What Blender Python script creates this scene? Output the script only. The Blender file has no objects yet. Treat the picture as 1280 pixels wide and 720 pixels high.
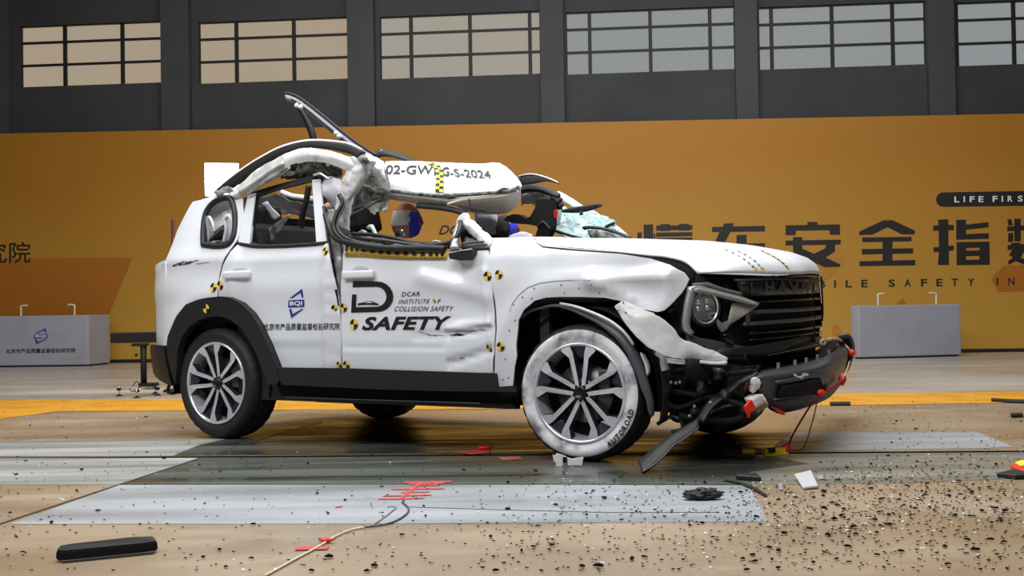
import bpy, bmesh, math, random
from mathutils import Vector, Matrix, noise as mnoise
from mathutils.geometry import delaunay_2d_cdt
from mathutils.bvhtree import BVHTree
random.seed(7)
S = bpy.context.scene
COL = S.collection
pi = math.pi

# ------------------------------------------------------------------ camera
FPX, CAMH, PITCH, ROLL = 1560.0, 0.839, math.radians(0.95), 0.016
_f = Vector((0, math.cos(PITCH), math.sin(PITCH)))
_r0 = Vector((1, 0, 0)); _u0 = Vector((0, -math.sin(PITCH), math.cos(PITCH)))
_r = _r0 * math.cos(ROLL) - _u0 * math.sin(ROLL)
_u = _r0 * math.sin(ROLL) + _u0 * math.cos(ROLL)
CAMP = Vector((0, 0, CAMH))
cd = bpy.data.cameras.new('camera'); cam = bpy.data.objects.new('camera', cd); COL.objects.link(cam)
cd.sensor_width = 36; cd.lens = FPX / 1280 * 36; cd.clip_start = 0.05; cd.clip_end = 200
cam.matrix_world = Matrix(((_r.x, _u.x, -_f.x, CAMP.x), (_r.y, _u.y, -_f.y, CAMP.y), (_r.z, _u.z, -_f.z, CAMP.z), (0, 0, 0, 1)))
S.camera = cam

# ------------------------------------------------------------------ world, lights, exposure
S.view_settings.view_transform = 'Standard'
S.view_settings.look = 'None'
S.view_settings.gamma = 1.0
S.view_settings.use_curve_mapping = False
S.view_settings.exposure = 0.0
S.cycles.use_denoising = True
S.cycles.max_bounces = 6
w = bpy.data.worlds.new('hall_air'); S.world = w; w.use_nodes = True
w.node_tree.nodes['Background'].inputs[0].default_value = (0.5, 0.55, 0.62, 1)
w.node_tree.nodes['Background'].inputs[1].default_value = 0.05

def area(name, loc, target, sx, sy, power, col=(1, 1, 1)):
    l = bpy.data.lights.new(name, 'AREA'); l.shape = 'RECTANGLE'; l.size = sx; l.size_y = sy
    l.energy = power; l.color = col
    o = bpy.data.objects.new(name, l); COL.objects.link(o); o.location = loc
    d = Vector(target) - Vector(loc)
    o.rotation_euler = d.to_track_quat('-Z', 'Y').to_euler()
    return o
area('ceiling_lamp_front', (-1.0, 1.0, 7.4), (-0.3, 7.0, 0.6), 7.0, 2.2, 540, (0.97, 0.985, 1.0))
area('ceiling_lamp_over_car', (-0.3, 8.2, 7.8), (-0.3, 8.2, 0), 9.0, 3.6, 960, (0.975, 0.985, 1.0))
area('ceiling_lamp_left', (-7.5, 4.0, 6.5), (-1.5, 7.8, 0.8), 3.0, 2.0, 230, (0.97, 0.985, 1.0))
area('ceiling_lamp_back', (0.5, 15.0, 7.8), (0.5, 18.2, 0.5), 11.0, 1.6, 430, (1.0, 0.98, 0.95))

# ------------------------------------------------------------------ frames and picking helpers
YAW = math.radians(33.6)
HX = Vector((math.cos(YAW), -math.sin(YAW), 0)); HY = Vector((math.sin(YAW), math.cos(YAW), 0)); HZ = Vector((0, 0, 1))
CO = Vector((0.873, 7.563, 0))          # under the front axle, centre line of the car

def ray(px, py): return _f + _r * ((px - 640) / FPX) - _u * ((py - 360) / FPX)
def G(px, py, z=0.0):
    d = ray(px, py); return CAMP + d * ((z - CAMH) / d.z)
def loc(wp):
    d = wp - CO; return Vector((d.dot(HX), d.dot(HY), d.z))
CL = loc(CAMP)
def dirl(px, py):
    d = ray(px, py); return Vector((d.dot(HX), d.dot(HY), d.z))
def PN(px, py, n, c):
    d = dirl(px, py); n = Vector(n); return CL + d * ((c - n.dot(CL)) / n.dot(d))
def P(px, py, y): return PN(px, py, (0, 1, 0), y)
def GL(px, py, z=0.0): return loc(G(px, py, z))
def PF(px, py, fx):                      # point on the surface x = fx(y), seen at grazing angle: bisect along the ray
    d = dirl(px, py)
    lo, hi = 4.5, 9.0
    g = lambda t: (CL + d * t).x - fx((CL + d * t).y)
    prev = g(lo); t = lo
    while t < hi:
        t += 0.02
        v = g(t)
        if v <= 0 < prev or (prev <= 0 < v): break
        prev = v
    a, b = t - 0.02, t
    for _ in range(25):
        m = (a + b) / 2
        if (g(m) > 0) == (g(a) > 0): a = m
        else: b = m
    return CL + d * a
# hall wall plane
WYAW = 0.10
WD = Vector((math.cos(WYAW), -math.sin(WYAW), 0)); WN = Vector((math.sin(WYAW), math.cos(WYAW), 0))   # WN points away from the camera
W0 = Vector((7.6, 20.45, 0))
def WP(px, py, off=0.0):                 # world point on the wall plane pushed back by off
    d = ray(px, py); c = (W0 + WN * off).dot(WN)
    return CAMP + d * ((c - CAMP.dot(WN)) / d.dot(WN))

# ------------------------------------------------------------------ materials
def lin(c):
    return tuple(((v / 255) / 12.92 if v / 255 <= 0.04045 else ((v / 255 + 0.055) / 1.055) ** 2.4) for v in c)
MATS = {}
def mat(name, rgb, rough=0.5, metal=0.0, nz=None, bump=None, emit=0.0, coat=0.0, alpha=1.0, trans=0.0, spec=0.5, rnz=None):
    m = bpy.data.materials.new(name); m.use_nodes = True; nt = m.node_tree; b = nt.nodes['Principled BSDF']
    c = lin(rgb)
    b.inputs['Base Color'].default_value = (*c, 1); b.inputs['Roughness'].default_value = rough
    b.inputs['Metallic'].default_value = metal; b.inputs['Coat Weight'].default_value = coat
    b.inputs['Coat Roughness'].default_value = 0.06
    b.inputs['Specular IOR Level'].default_value = spec
    b.inputs['Alpha'].default_value = alpha; b.inputs['Transmission Weight'].default_value = trans
    tc = nt.nodes.new('ShaderNodeTexCoord')
    if emit:
        b.inputs['Emission Color'].default_value = (*c, 1); b.inputs['Emission Strength'].default_value = emit
    def noi(scale, detail=4, stretch=None):
        n = nt.nodes.new('ShaderNodeTexNoise'); n.inputs['Scale'].default_value = scale; n.inputs['Detail'].default_value = detail
        if stretch:
            mp = nt.nodes.new('ShaderNodeMapping'); mp.inputs['Scale'].default_value = stretch
            nt.links.new(tc.outputs['Object'], mp.inputs[0]); nt.links.new(mp.outputs[0], n.inputs['Vector'])
        else: nt.links.new(tc.outputs['Object'], n.inputs['Vector'])
        return n
    src = None
    for k in (nz or []):                 # (scale, rgb2, lo, hi[, stretch])
        n = noi(k[0], 6, k[4] if len(k) > 4 else None)
        r = nt.nodes.new('ShaderNodeMapRange'); r.inputs[1].default_value = k[2]; r.inputs[2].default_value = k[3]
        nt.links.new(n.outputs[0], r.inputs[0])
        x = nt.nodes.new('ShaderNodeMix'); x.data_type = 'RGBA'
        if src is None: x.inputs[6].default_value = (*c, 1)
        else: nt.links.new(src, x.inputs[6])
        x.inputs[7].default_value = (*lin(k[1]), 1)
        nt.links.new(r.outputs[0], x.inputs[0]); src = x.outputs[2]
    if src is not None: nt.links.new(src, b.inputs['Base Color'])
    if bump:
        n = noi(bump[0], 5, bump[2] if len(bump) > 2 else None)
        bp = nt.nodes.new('ShaderNodeBump'); bp.inputs['Strength'].default_value = bump[1]; bp.inputs['Distance'].default_value = 0.01
        nt.links.new(n.outputs[0], bp.inputs['Height']); nt.links.new(bp.outputs[0], b.inputs['Normal'])
    if rnz:                              # roughness noise (scale, lo, hi, stretch)
        n = noi(rnz[0], 5, rnz[3] if len(rnz) > 3 else None)
        r = nt.nodes.new('ShaderNodeMapRange'); r.inputs[1].default_value = 0.35; r.inputs[2].default_value = 0.65
        r.inputs[3].default_value = rnz[1]; r.inputs[4].default_value = rnz[2]
        nt.links.new(n.outputs[0], r.inputs[0]); nt.links.new(r.outputs[0], b.inputs['Roughness'])
    MATS[name] = m
    return m
mat('white_paint', (224, 227, 233), 0.36, coat=0.25, spec=0.45)
mat('torn_paint', (206, 206, 206), 0.4, coat=.2)
mat('torn_white', (214, 214, 214), 0.42, nz=[(9, (150, 150, 150), .5, .75)], bump=(14, .5))
mat('bare_metal', (176, 178, 178), 0.38, 0.35, nz=[(12, (84, 88, 86), .45, .7)], bump=(20, .8))
mat('scrap_grey', (140, 146, 142), 0.5, 0.2, nz=[(22, (40, 44, 42), .42, .62)], bump=(30, 1.0))
mat('scrap_light', (168, 172, 168), 0.5, 0.1, nz=[(18, (70, 76, 72), .46, .68)], bump=(30, .8))
mat('black_trim', (19, 20, 21), 0.55, bump=(160, .08))
mat('black_gloss', (16, 16, 17), 0.32)
mat('black_matte', (9, 9, 10), 0.8, spec=.25)
mat('interior_black', (18, 18, 20), 0.7, bump=(60, .2))
mat('grey_trim', (62, 64, 68), 0.45)
mat('bumper_grey', (68, 69, 76), 0.42, bump=(200, .06))
mat('silver', (224, 226, 232), 0.26, 0.6)
mat('spoke_dark', (62, 66, 80), 0.28, 0.6)
mat('rim_dark', (40, 42, 50), 0.3, 0.6)
mat('tyre', (18, 18, 19), 0.62, bump=(90, .1))
mat('bezel_silver', (160, 162, 166), 0.3, 0.4)
mat('tyre_dusted', (222, 222, 226), 0.75, nz=[(7, (112, 112, 118), .45, .66), (16, (228, 228, 230), .55, .7)], bump=(60, .15))
mat('steel_disc', (112, 110, 106), 0.4, 0.8)
mat('chrome', (215, 215, 215), 0.1, 1.0)
mat('lamp_glass', (180, 190, 198), 0.05, alpha=0.22)
mat('lamp_inner', (110, 114, 118), 0.15, 0.95, bump=(60, .6))
mat('pale_plastic', (182, 178, 172), 0.35, trans=0.15)
mat('red_lens', (58, 8, 10), 0.15)
mat('decal_black', (16, 16, 18), 0.5)
mat('decal_yellow', (236, 200, 70), 0.5)
mat('tape_yellow', (226, 226, 70), 0.45)
mat('ruler_yellow', (222, 180, 66), 0.4)
mat('decal_blue', (38, 40, 150), 0.5)
mat('decal_white', (232, 232, 236), 0.5)
mat('recess_shade_grey', (186, 190, 198), 0.3)
mat('decal_grey', (120, 122, 128), 0.5)
mat('headliner', (240, 234, 224), 0.85, bump=(200, .1))
mat('airbag', (206, 204, 214), 0.8, bump=(9, .6))
mat('airbag_grey', (150, 148, 160), 0.8, bump=(9, .6))
mat('skin_vinyl', (216, 134, 112), 0.5)
mat('paint_blue', (70, 84, 240), 0.55)
mat('paint_red', (200, 48, 36), 0.5)
mat('tape_white', (246, 242, 238), 0.6)
mat('dummy_shirt', (170, 172, 182), 0.8)
mat('red_tape', (232, 40, 24), 0.5)
mat('red_wire', (150, 24, 18), 0.5)
mat('tan_wire', (206, 176, 136), 0.5)
mat('foam_white', (226, 224, 222), 0.85, bump=(40, .5))
mat('cardboard', (168, 138, 104), 0.8)
mat('yellow_plastic', (255, 222, 60), 0.4)
mat('shattered_glass', (150, 180, 182), 0.22, nz=[(12, (206, 220, 222), .5, .7), (55, (84, 108, 110), .58, .7)], bump=(45, .7), alpha=0.93)
mat('tint_glass', (14, 16, 18), 0.08)
mat('cable_white', (214, 204, 186), 0.5)
mat('wall_dark', (57, 60, 62), 0.75, nz=[(0.7, (48, 51, 53), .4, .65)])
mat('wall_pilaster', (61, 64, 67), 0.7, nz=[(0.9, (55, 58, 61), .4, .65)])
mat('window_bar', (14, 14, 15), 0.6)
mat('hall_plain', (120, 122, 124), 0.85)
mat('ceiling_plain', (170, 172, 174), 0.9)
mat('block_white', (162, 163, 176), 0.6, nz=[(2.5, (156, 154, 162), .4, .7)])
mat('stand_black', (15, 16, 17), 0.6, spec=.3)
mat('pole_dark', (60, 16, 14), 0.5)
mat('slot_steel', (22, 23, 22), 0.5)
mat('lamp_emit', (255, 250, 244), 0.5, emit=9.0)
mat('chip_black', (12, 12, 13), 0.85, spec=.1)
mat('chip_pale', (190, 192, 196), 0.4)
mat('chip_grey', (150, 152, 154), 0.4)
for n_, c_ in (('pane_warm', (190, 172, 148)), ('pane_mid', (182, 174, 160)), ('pane_cool', (160, 164, 166))):
    mat(n_, c_, 0.9, emit=0.72, nz=None)
    MATS[n_].node_tree.nodes['Principled BSDF'].inputs['Base Color'].default_value = (0.02, 0.02, 0.02, 1)
# floor coats
mat('floor_tan', (156, 138, 114), 0.3, nz=[(0.45, (138, 120, 97), .4, .65), (2.2, (168, 154, 134), .56, .76, (0.6, 1.3, 1)), (9, (140, 120, 94), .58, .75), (40, (116, 98, 74), .64, .76)],
    bump=(7, .1), rnz=(1.2, .16, .5, (0.7, 1.4, 1)))
mat('floor_far', (186, 180, 168), 0.26, nz=[(0.6, (160, 153, 141), .4, .65, (0.6, 1.3, 1)), (25, (112, 106, 96), .64, .75)], bump=(6, .08), rnz=(0.8, .14, .45, (0.6, 1.4, 1)))
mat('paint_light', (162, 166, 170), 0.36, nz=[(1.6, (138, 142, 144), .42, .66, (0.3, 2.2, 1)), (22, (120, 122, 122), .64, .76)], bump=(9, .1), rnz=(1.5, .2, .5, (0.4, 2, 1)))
mat('lane_dusty', (134, 131, 118), 0.3, nz=[(1.6, (96, 98, 90), .42, .66, (0.3, 2.5, 1)), (24, (80, 80, 72), .58, .72)], bump=(12, .15), rnz=(1.6, .18, .5, (0.3, 3, 1)))
mat('lane_grey_shade', (80, 84, 77), 0.25, nz=[(1.3, (44, 47, 42), .4, .64, (0.3, 3.0, 1)), (2.6, (94, 98, 92), .55, .72, (0.25, 3.0, 1)), (28, (44, 46, 42), .6, .74)],
    bump=(12, .15), rnz=(1.6, .12, .5, (0.3, 3, 1)))  # grey-green lane stain, with the car's shadow put into the tone
mat('lane_light', (164, 168, 166), 0.28, nz=[(1.3, (132, 136, 132), .42, .66, (0.3, 2.5, 1))], bump=(9, .1), rnz=(1.6, .16, .45, (0.3, 3, 1)))
mat('line_yellow', (226, 162, 48), 0.4, nz=[(3, (200, 136, 36), .45, .7), (30, (110, 80, 30), .64, .75)])
mat('tape_red_floor', (196, 66, 60), 0.6, nz=[(30, (150, 92, 88), .55, .7)])
mat('joint_dark', (70, 62, 52), 0.7)
mat('stain_red', (176, 96, 66), 0.5)
# printed backdrop: the print runs from orange at the top to ochre lower down
def banner_mat():
    m = bpy.data.materials.new('banner_print'); m.use_nodes = True; nt = m.node_tree; b = nt.nodes['Principled BSDF']
    tc = nt.nodes.new('ShaderNodeTexCoord'); sp = nt.nodes.new('ShaderNodeSeparateXYZ'); nt.links.new(tc.outputs['Object'], sp.inputs[0])
    r = nt.nodes.new('ShaderNodeMapRange'); r.inputs[1].default_value = 0.3; r.inputs[2].default_value = 3.8
    nt.links.new(sp.outputs[2], r.inputs[0])
    n = nt.nodes.new('ShaderNodeTexNoise'); n.inputs['Scale'].default_value = 0.35; nt.links.new(tc.outputs['Object'], n.inputs['Vector'])
    ad = nt.nodes.new('ShaderNodeMath'); ad.operation = 'MULTIPLY_ADD'; ad.inputs[1].default_value = 0.3; 
    nt.links.new(n.outputs[0], ad.inputs[0]); nt.links.new(r.outputs[0], ad.inputs[2])
    cr = nt.nodes.new('ShaderNodeValToRGB')
    cr.color_ramp.elements[0].position = 0.1; cr.color_ramp.elements[0].color = (*lin((190, 146, 52)), 1)
    cr.color_ramp.elements[1].position = 1.1; cr.color_ramp.elements[1].color = (*lin((166, 112, 18)), 1)
    nt.links.new(ad.outputs[0], cr.inputs[0]); nt.links.new(cr.outputs[0], b.inputs['Base Color'])
    b.inputs['Roughness'].default_value = 0.6
    MATS['banner_print'] = m
banner_mat()
mat('banner_orange', (168, 100, 12), 0.6)
mat('banner_amber', (176, 122, 36), 0.6)
mat('banner_ink', (22, 20, 21), 0.55)

# ------------------------------------------------------------------ mesh helpers
def props(o, label=None, cat=None, group=None, kind=None):
    if label: o['label'] = label
    if cat: o['category'] = cat
    if group: o['group'] = group
    if kind: o['kind'] = kind
    return o
def link(name, me, m, parent=None, smooth=False, **kw):
    o = bpy.data.objects.new(name, me); COL.objects.link(o)
    if parent is not None: o.parent = parent
    if m and not me.materials: me.materials.append(MATS[m] if isinstance(m, str) else m)
    if smooth:
        for p in me.polygons: p.use_smooth = True
    return props(o, **kw)
def mesh(name, vs, fs):
    me = bpy.data.meshes.new(name); me.from_pydata([tuple(v) for v in vs], [], [tuple(f) for f in fs]); me.update(); return me
def empty(name, parent=None, at=None, **kw):
    o = bpy.data.objects.new(name, None); COL.objects.link(o); o.empty_display_size = 0.1
    if parent is not None: o.parent = parent
    if at is not None: o.location = at
    return props(o, **kw)
def frombm(name, bm, m, parent=None, smooth=False, **kw):
    me = bpy.data.meshes.new(name); bm.to_mesh(me); bm.free(); return link(name, me, m, parent, smooth, **kw)
def bmbox(bm, c, s, rz=0.0, bev=0.0, rot=None):
    r = bmesh.ops.create_cube(bm, size=1.0)
    M = Matrix.Translation(c) @ (rot if rot is not None else Matrix.Rotation(rz, 4, 'Z')) @ Matrix.Diagonal((*s, 1))
    bmesh.ops.transform(bm, matrix=M, verts=r['verts'])
    if bev > 0:
        es = list({e for v in r['verts'] for e in v.link_edges})
        bmesh.ops.bevel(bm, geom=es, offset=bev, segments=2, affect='EDGES', profile=0.6)
def box(name, c, s, m, parent=None, rz=0.0, bev=0.0, rot=None, **kw):
    bm = bmesh.new(); bmbox(bm, c, s, rz, bev, rot); return frombm(name, bm, m, parent, **kw)
def catmull(p, n):
    if len(p) < 3 or n <= 1: return list(p)
    out = []
    for i in range(len(p) - 1):
        a = p[max(i - 1, 0)]; b = p[i]; c = p[i + 1]; d = p[min(i + 2, len(p) - 1)]
        for k in range(n):
            t = k / n
            out.append(0.5 * ((2 * b) + (c - a) * t + (2 * a - 5 * b + 4 * c - d) * t * t + (3 * b - a - 3 * c + d) * t ** 3))
    out.append(p[-1]); return out
def resample(p, n):
    L = [0.0]
    for a, b in zip(p, p[1:]): L.append(L[-1] + (b - a).length)
    out = []; j = 0
    for i in range(n):
        s = L[-1] * i / (n - 1)
        while j < len(p) - 2 and L[j + 1] < s: j += 1
        d = L[j + 1] - L[j]; t = 0 if d < 1e-9 else (s - L[j]) / d
        out.append(p[j].lerp(p[j + 1], max(0, min(1, t))))
    return out
def crumple(v, amp, sc, seed=0.0):
    q = v * sc + Vector((seed, seed * 1.7, seed * .3))
    a = mnoise.noise_vector(q) * 0.65 + mnoise.noise_vector(q * 2.3) * 0.35
    b = mnoise.noise_vector(q * 4.7)
    r = Vector((.55 - 2.2 * abs(a.x), .55 - 2.2 * abs(a.y), .55 - 2.2 * abs(a.z))); s = Vector((.4 - 2 * abs(b.x), .4 - 2 * abs(b.y), .4 - 2 * abs(b.z)))
    return v + (a * .45 + r * .5 + s * .13) * amp
def loft(name, rows, m, parent=None, n=24, sub=4, amp=0.0, sc=8.0, thick=0.006, smooth=True, seed=0.0, curved=True, off=0.0, **kw):
    R = [resample(catmull(r, 4) if curved else r, n) for r in rows]
    cols = [catmull([R[i][j] for i in range(len(R))], sub) if len(R) > 2 else [R[0][j].lerp(R[1][j], k / sub) for k in range(sub + 1)] for j in range(n)]
    k = len(cols[0]); vs = []
    for i in range(k):
        for j in range(n):
            v = cols[j][i]
            vs.append(crumple(v, amp, sc, seed) if amp else v)
    fs = [(i * n + j, i * n + j + 1, (i + 1) * n + j + 1, (i + 1) * n + j) for i in range(k - 1) for j in range(n - 1)]
    me = mesh(name, vs, fs)
    face_to(me, CL)
    o = link(name, me, m, parent, smooth, **kw)
    if thick:
        s = o.modifiers.new('thickness', 'SOLIDIFY'); s.thickness = thick; s.offset = -1 if off == 0 else off
    return o
def face_to(me, pt):
    t = sum(((Vector(pt) - p.center).normalized().dot(p.normal) * p.area) for p in me.polygons)
    if t < 0:
        bm = bmesh.new(); bm.from_mesh(me); bmesh.ops.reverse_faces(bm, faces=bm.faces); bm.to_mesh(me); bm.free()
def tubemesh(name, pts, rad, seg=8, closed=False, smooth_n=5):
    p = catmull(pts + ([pts[0]] if closed else []), smooth_n)
    if closed: p = p[:-1]
    N = len(p); vs = []; fs = []
    rads = rad if isinstance(rad, (list, tuple)) else [rad, rad]
    prev = None
    for i, c in enumerate(p):
        t = (p[(i + 1) % N] - p[i - 1]) if closed else (p[min(i + 1, N - 1)] - p[max(i - 1, 0)])
        if t.length < 1e-9: t = Vector((1, 0, 0))
        t.normalize()
        if prev is None:
            a = t.cross(Vector((0, 0, 1)));
            if a.length < .1: a = t.cross(Vector((0, 1, 0)))
        else: a = prev - t * prev.dot(t)
        a.normalize(); b = t.cross(a); prev = a
        u = i / max(1, N - 1); rr = rads[0] + (rads[-1] - rads[0]) * u if len(rads) == 2 else rads[min(len(rads) - 1, int(u * (len(rads) - 1) + .5))]
        for k in range(seg):
            an = 2 * pi * k / seg; vs.append(c + (a * math.cos(an) + b * math.sin(an)) * rr)
    for i in range(N if closed else N - 1):
        for k in range(seg):
            j = (i + 1) % N
            fs.append((i * seg + k, i * seg + (k + 1) % seg, j * seg + (k + 1) % seg, j * seg + k))
    if not closed:
        fs.append(tuple(range(seg))[::-1]); fs.append(tuple((N - 1) * seg + k for k in range(seg)))
    return mesh(name, vs, fs)
def tube(name, pts, rad, m, parent=None, seg=8, closed=False, smooth_n=5, **kw):
    return link(name, tubemesh(name, pts, rad, seg, closed, smooth_n), m, parent, True, **kw)
def inside(p, poly):
    c = False; j = len(poly) - 1
    for i in range(len(poly)):
        a, b = poly[i], poly[j]
        if (a[1] > p[1]) != (b[1] > p[1]) and p[0] < (b[0] - a[0]) * (p[1] - a[1]) / (b[1] - a[1]) + a[0]: c = not c
        j = i
    return c
def densify(poly, res):
    out = []
    for i in range(len(poly)):
        a = Vector(poly[i]); b = Vector(poly[(i + 1) % len(poly)]); k = max(1, int((b - a).length / res + .5))
        out += [a.lerp(b, t / k) for t in range(k)]
    return out
def fill2d(outline, holes=(), res=0.05):
    loops = [densify(outline, res)] + [densify(h, res) for h in holes]
    vs = []; es = []
    for lp in loops:
        s = len(vs); vs += [Vector(v[:2]) for v in lp]; es += [(s + i, s + (i + 1) % len(lp)) for i in range(len(lp))]
    nb = len(vs)
    x0 = min(v[0] for v in vs); x1 = max(v[0] for v in vs); y0 = min(v[1] for v in vs); y1 = max(v[1] for v in vs)
    bnd = [Vector(v) for v in vs]
    yy = y0 + res / 2; row = 0
    while yy < y1:
        xx = x0 + res / 2 + (res / 2 if row % 2 else 0)
        while xx < x1:
            p = Vector((xx, yy))
            if inside(p, outline) and not any(inside(p, h) for h in holes) and min((p - b).length for b in bnd) > res * .55: vs.append(p)
            xx += res
        yy += res * .87; row += 1
    r = delaunay_2d_cdt(vs, es, [], 0, 1e-5)
    V, F = r[0], r[2]; out = []
    for f in F:
        c = sum((V[i] for i in f), Vector((0, 0))) / len(f)
        if inside(c, outline) and not any(inside(c, h) for h in holes): out.append(tuple(f))
    return V, out
BVH = {}
def skin(name, px, surf, m, parent, holes=(), res=0.05, thick=0.008, raw=False, **kw):
    """a sheet over the outline px (points of the photograph, or local x,z when raw) lying on y = surf(x, z)"""
    def cv(q):
        if raw: return Vector((q[0], q[1]))
        y = -.94
        for _ in range(8):
            v = P(q[0], q[1], y); y = surf(v.x, v.z)
        return Vector((v.x, v.z))
    ol = [cv(q) for q in px]; hl = [[cv(q) for q in h] for h in holes]
    V, F = fill2d(ol, hl, res)
    F = [f for f in F if abs((V[f[1]] - V[f[0]]).cross(V[f[2]] - V[f[0]])) > 1e-7]
    sgn = -1.0 if surf(V[0][0], V[0][1]) < .5 else 1.0        # outward side
    FR = [Vector((v[0], surf(v[0], v[1]), v[1])) for v in V]; e = .004
    NR = []
    for v in V:
        dx = (surf(v[0] + e, v[1]) - surf(v[0] - e, v[1])) / (2 * e); dz = (surf(v[0], v[1] + e) - surf(v[0], v[1] - e)) / (2 * e)
        NR.append((Vector((-dx, 1, -dz)) * sgn).normalized())
    def orient(f):
        n = (FR[f[1]] - FR[f[0]]).cross(FR[f[2]] - FR[f[0]]); return f if n.y * sgn > 0 else f[::-1]
    F = [orient(f) for f in F]
    BK = [p - Vector((0, sgn * thick, 0)) for p in FR]; n = len(V)
    vs = FR + BK; fs = list(F) + [tuple(n + i for i in f[::-1]) for f in F]
    ec = {}
    for f in F:
        for a, b in zip(f, f[1:] + f[:1]): ec[(a, b)] = 1
    rim = [(a, b) for (a, b) in ec if (b, a) not in ec]
    for a, b in rim:
        k = len(vs); vs += [FR[a], FR[b], BK[b], BK[a]]; fs.append((k + 1, k, k + 3, k + 2))
    me = mesh(name, vs, fs)
    for p in me.polygons: p.use_smooth = True
    ln = []
    for p in me.polygons:
        for vi in p.vertices: ln.append(NR[vi] if vi < n else (-NR[vi - n] if vi < 2 * n else p.normal.copy()))
    me.normals_split_custom_set([tuple(q_) for q_ in ln])
    return link(name, me, m, parent, False, **kw)
def tree(*objs):
    vs = []; fs = []
    for o in objs:
        b = len(vs); vs += [v.co.copy() for v in o.data.vertices]; fs += [tuple(b + i for i in p.vertices) for p in o.data.polygons]
    return BVHTree.FromPolygons(vs, fs)
# surfaces for decals: pixel -> (point, normal)
def onmesh(bvh):
    def f(px, py):
        d = dirl(px, py).normalized(); h = bvh.ray_cast(CL, d)
        if h[0] is None:
            n = bvh.find_nearest(CL + d * 7.0); return n[0], (n[1] if n[1].dot(d) < 0 else -n[1])
        return h[0], (h[1] if h[1].dot(d) < 0 else -h[1])
    return f
def onwall(off):
    return lambda px, py: (WP(px, py, off), -WN)
def decal_poly(name, polys, surf, m, parent, lift=0.003, **kw):
    """flat print: polygons in photograph coordinates laid on a surface; poly = [outline, hole, hole...] or outline"""
    vs = []; fs = []
    for pg in polys:
        ol, hl = (pg[0], pg[1:]) if isinstance(pg[0][0], (tuple, list)) else (pg, [])
        V, F = fill2d([Vector(q) for q in ol], [[Vector(q) for q in h] for h in hl], 400)
        b = len(vs)
        for v in V:
            p, n = surf(v[0], v[1]); vs.append(p + n * lift)
        fs += [tuple(b + i for i in f) for f in F]
    me = mesh(name, vs, fs); return link(name, me, m, parent, **kw)
_tc = {}
def textgeo(s, bold=0.0, shear=0.0, space=1.0):
    k = (s, bold, shear, space)
    if k in _tc: return _tc[k]
    cu = bpy.data.curves.new('glyphs', 'FONT'); cu.body = s; cu.size = 1; cu.offset = bold; cu.shear = shear; cu.space_character = space
    cu.resolution_u = 3
    o = bpy.data.objects.new('glyphs', cu); COL.objects.link(o)
    dg = bpy.context.evaluated_depsgraph_get(); ev = o.evaluated_get(dg); me = ev.to_mesh()
    V = [Vector(v.co[:2]) for v in me.vertices]; F = [tuple(p.vertices) for p in me.polygons]
    ev.to_mesh_clear(); bpy.data.objects.remove(o); bpy.data.curves.remove(cu)
    x0 = min(v.x for v in V); x1 = max(v.x for v in V); y0 = min(v.y for v in V); y1 = max(v.y for v in V)
    V = [Vector(((v.x - x0) / (x1 - x0), (v.y - y0) / (y1 - y0))) for v in V]
    _tc[k] = (V, F); return _tc[k]
def decal_text(name, items, surf, m, parent, lift=0.003, **kw):
    """items: (string, bottom-left, bottom-right, top-left, bold, shear)"""
    vs = []; fs = []
    for it in items:
        s, bl, br, tl = it[:4]; bold = it[4] if len(it) > 4 else 0; sh = it[5] if len(it) > 5 else 0; sp = it[6] if len(it) > 6 else 1.0
        V, F = textgeo(s, bold, sh, sp); b = len(vs)
        for v in V:
            q = (bl[0] + (br[0] - bl[0]) * v.x + (tl[0] - bl[0]) * v.y, bl[1] + (br[1] - bl[1]) * v.x + (tl[1] - bl[1]) * v.y)
            p, n = surf(*q); vs.append(p + n * lift)
        fs += [tuple(b + i for i in f) for f in F]
    return link(name, mesh(name, vs, fs), m, parent, **kw)
def lathe(prof, seg, rmod=None):         # prof: (radius, y) round the y axis
    vs = []; fs = []; n = len(prof)
    for i in range(seg):
        a = 2 * pi * i / seg
        for j, (r, y) in enumerate(prof):
            rr = r + (rmod(i, j) if rmod else 0)
            vs.append((rr * math.cos(a), y, rr * math.sin(a)))
    for i in range(seg):
        k = (i + 1) % seg
        for j in range(n - 1): fs.append((i * n + j, i * n + j + 1, k * n + j + 1, k * n + j))
    return vs, fs

# ================================================================== the hall
def quad_floor(name, pts, z, m, parent, th=0.0):
    bm = bmesh.new(); vs = [bm.verts.new((p.x, p.y, z)) for p in pts]; f = bm.faces.new(vs); 
    if f.normal.z < 0: f.normal_flip()
    return frombm(name, bm, m, parent)
def slotpt(x, off=0.0):                  # rail slot across the floor
    a = G(0, 573); b = G(1280, 564.5); k = (b.y - a.y) / (b.x - a.x)
    return Vector((x, a.y + k * (x - a.x) + off, 0))
XL, XR, YB, YF = -15.0, 15.0, 23.5, -7.0
SW = 0.05
bm = bmesh.new()
def q(*p):
    f = bm.faces.new([bm.verts.new(v) for v in p]); return f
a, b = slotpt(XL, -SW), slotpt(XR, -SW); c, d = slotpt(XL, SW), slotpt(XR, SW)
q((XL, YF, 0), (XR, YF, 0), b, a); q(c, d, (XR, YB, 0), (XL, YB, 0))
dz = Vector((0, 0, -0.06))
floor = frombm('floor', bm, 'floor_tan', kind='structure', label='tan coated concrete floor of the crash hall')
bm = bmesh.new()
q(a, b, b + dz, a + dz); q(c + dz, d + dz, d, c); q(a + dz, b + dz, d + dz, c + dz)
frombm('rail_slot', bm, 'slot_steel', floor)
Z1 = 0.0015
def strip(name, px, m, z=Z1): return quad_floor(name, [G(*p) for p in px], z, m, floor)
far_a, far_b = G(-300, 501.5), G(1500, 489.0)
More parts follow.
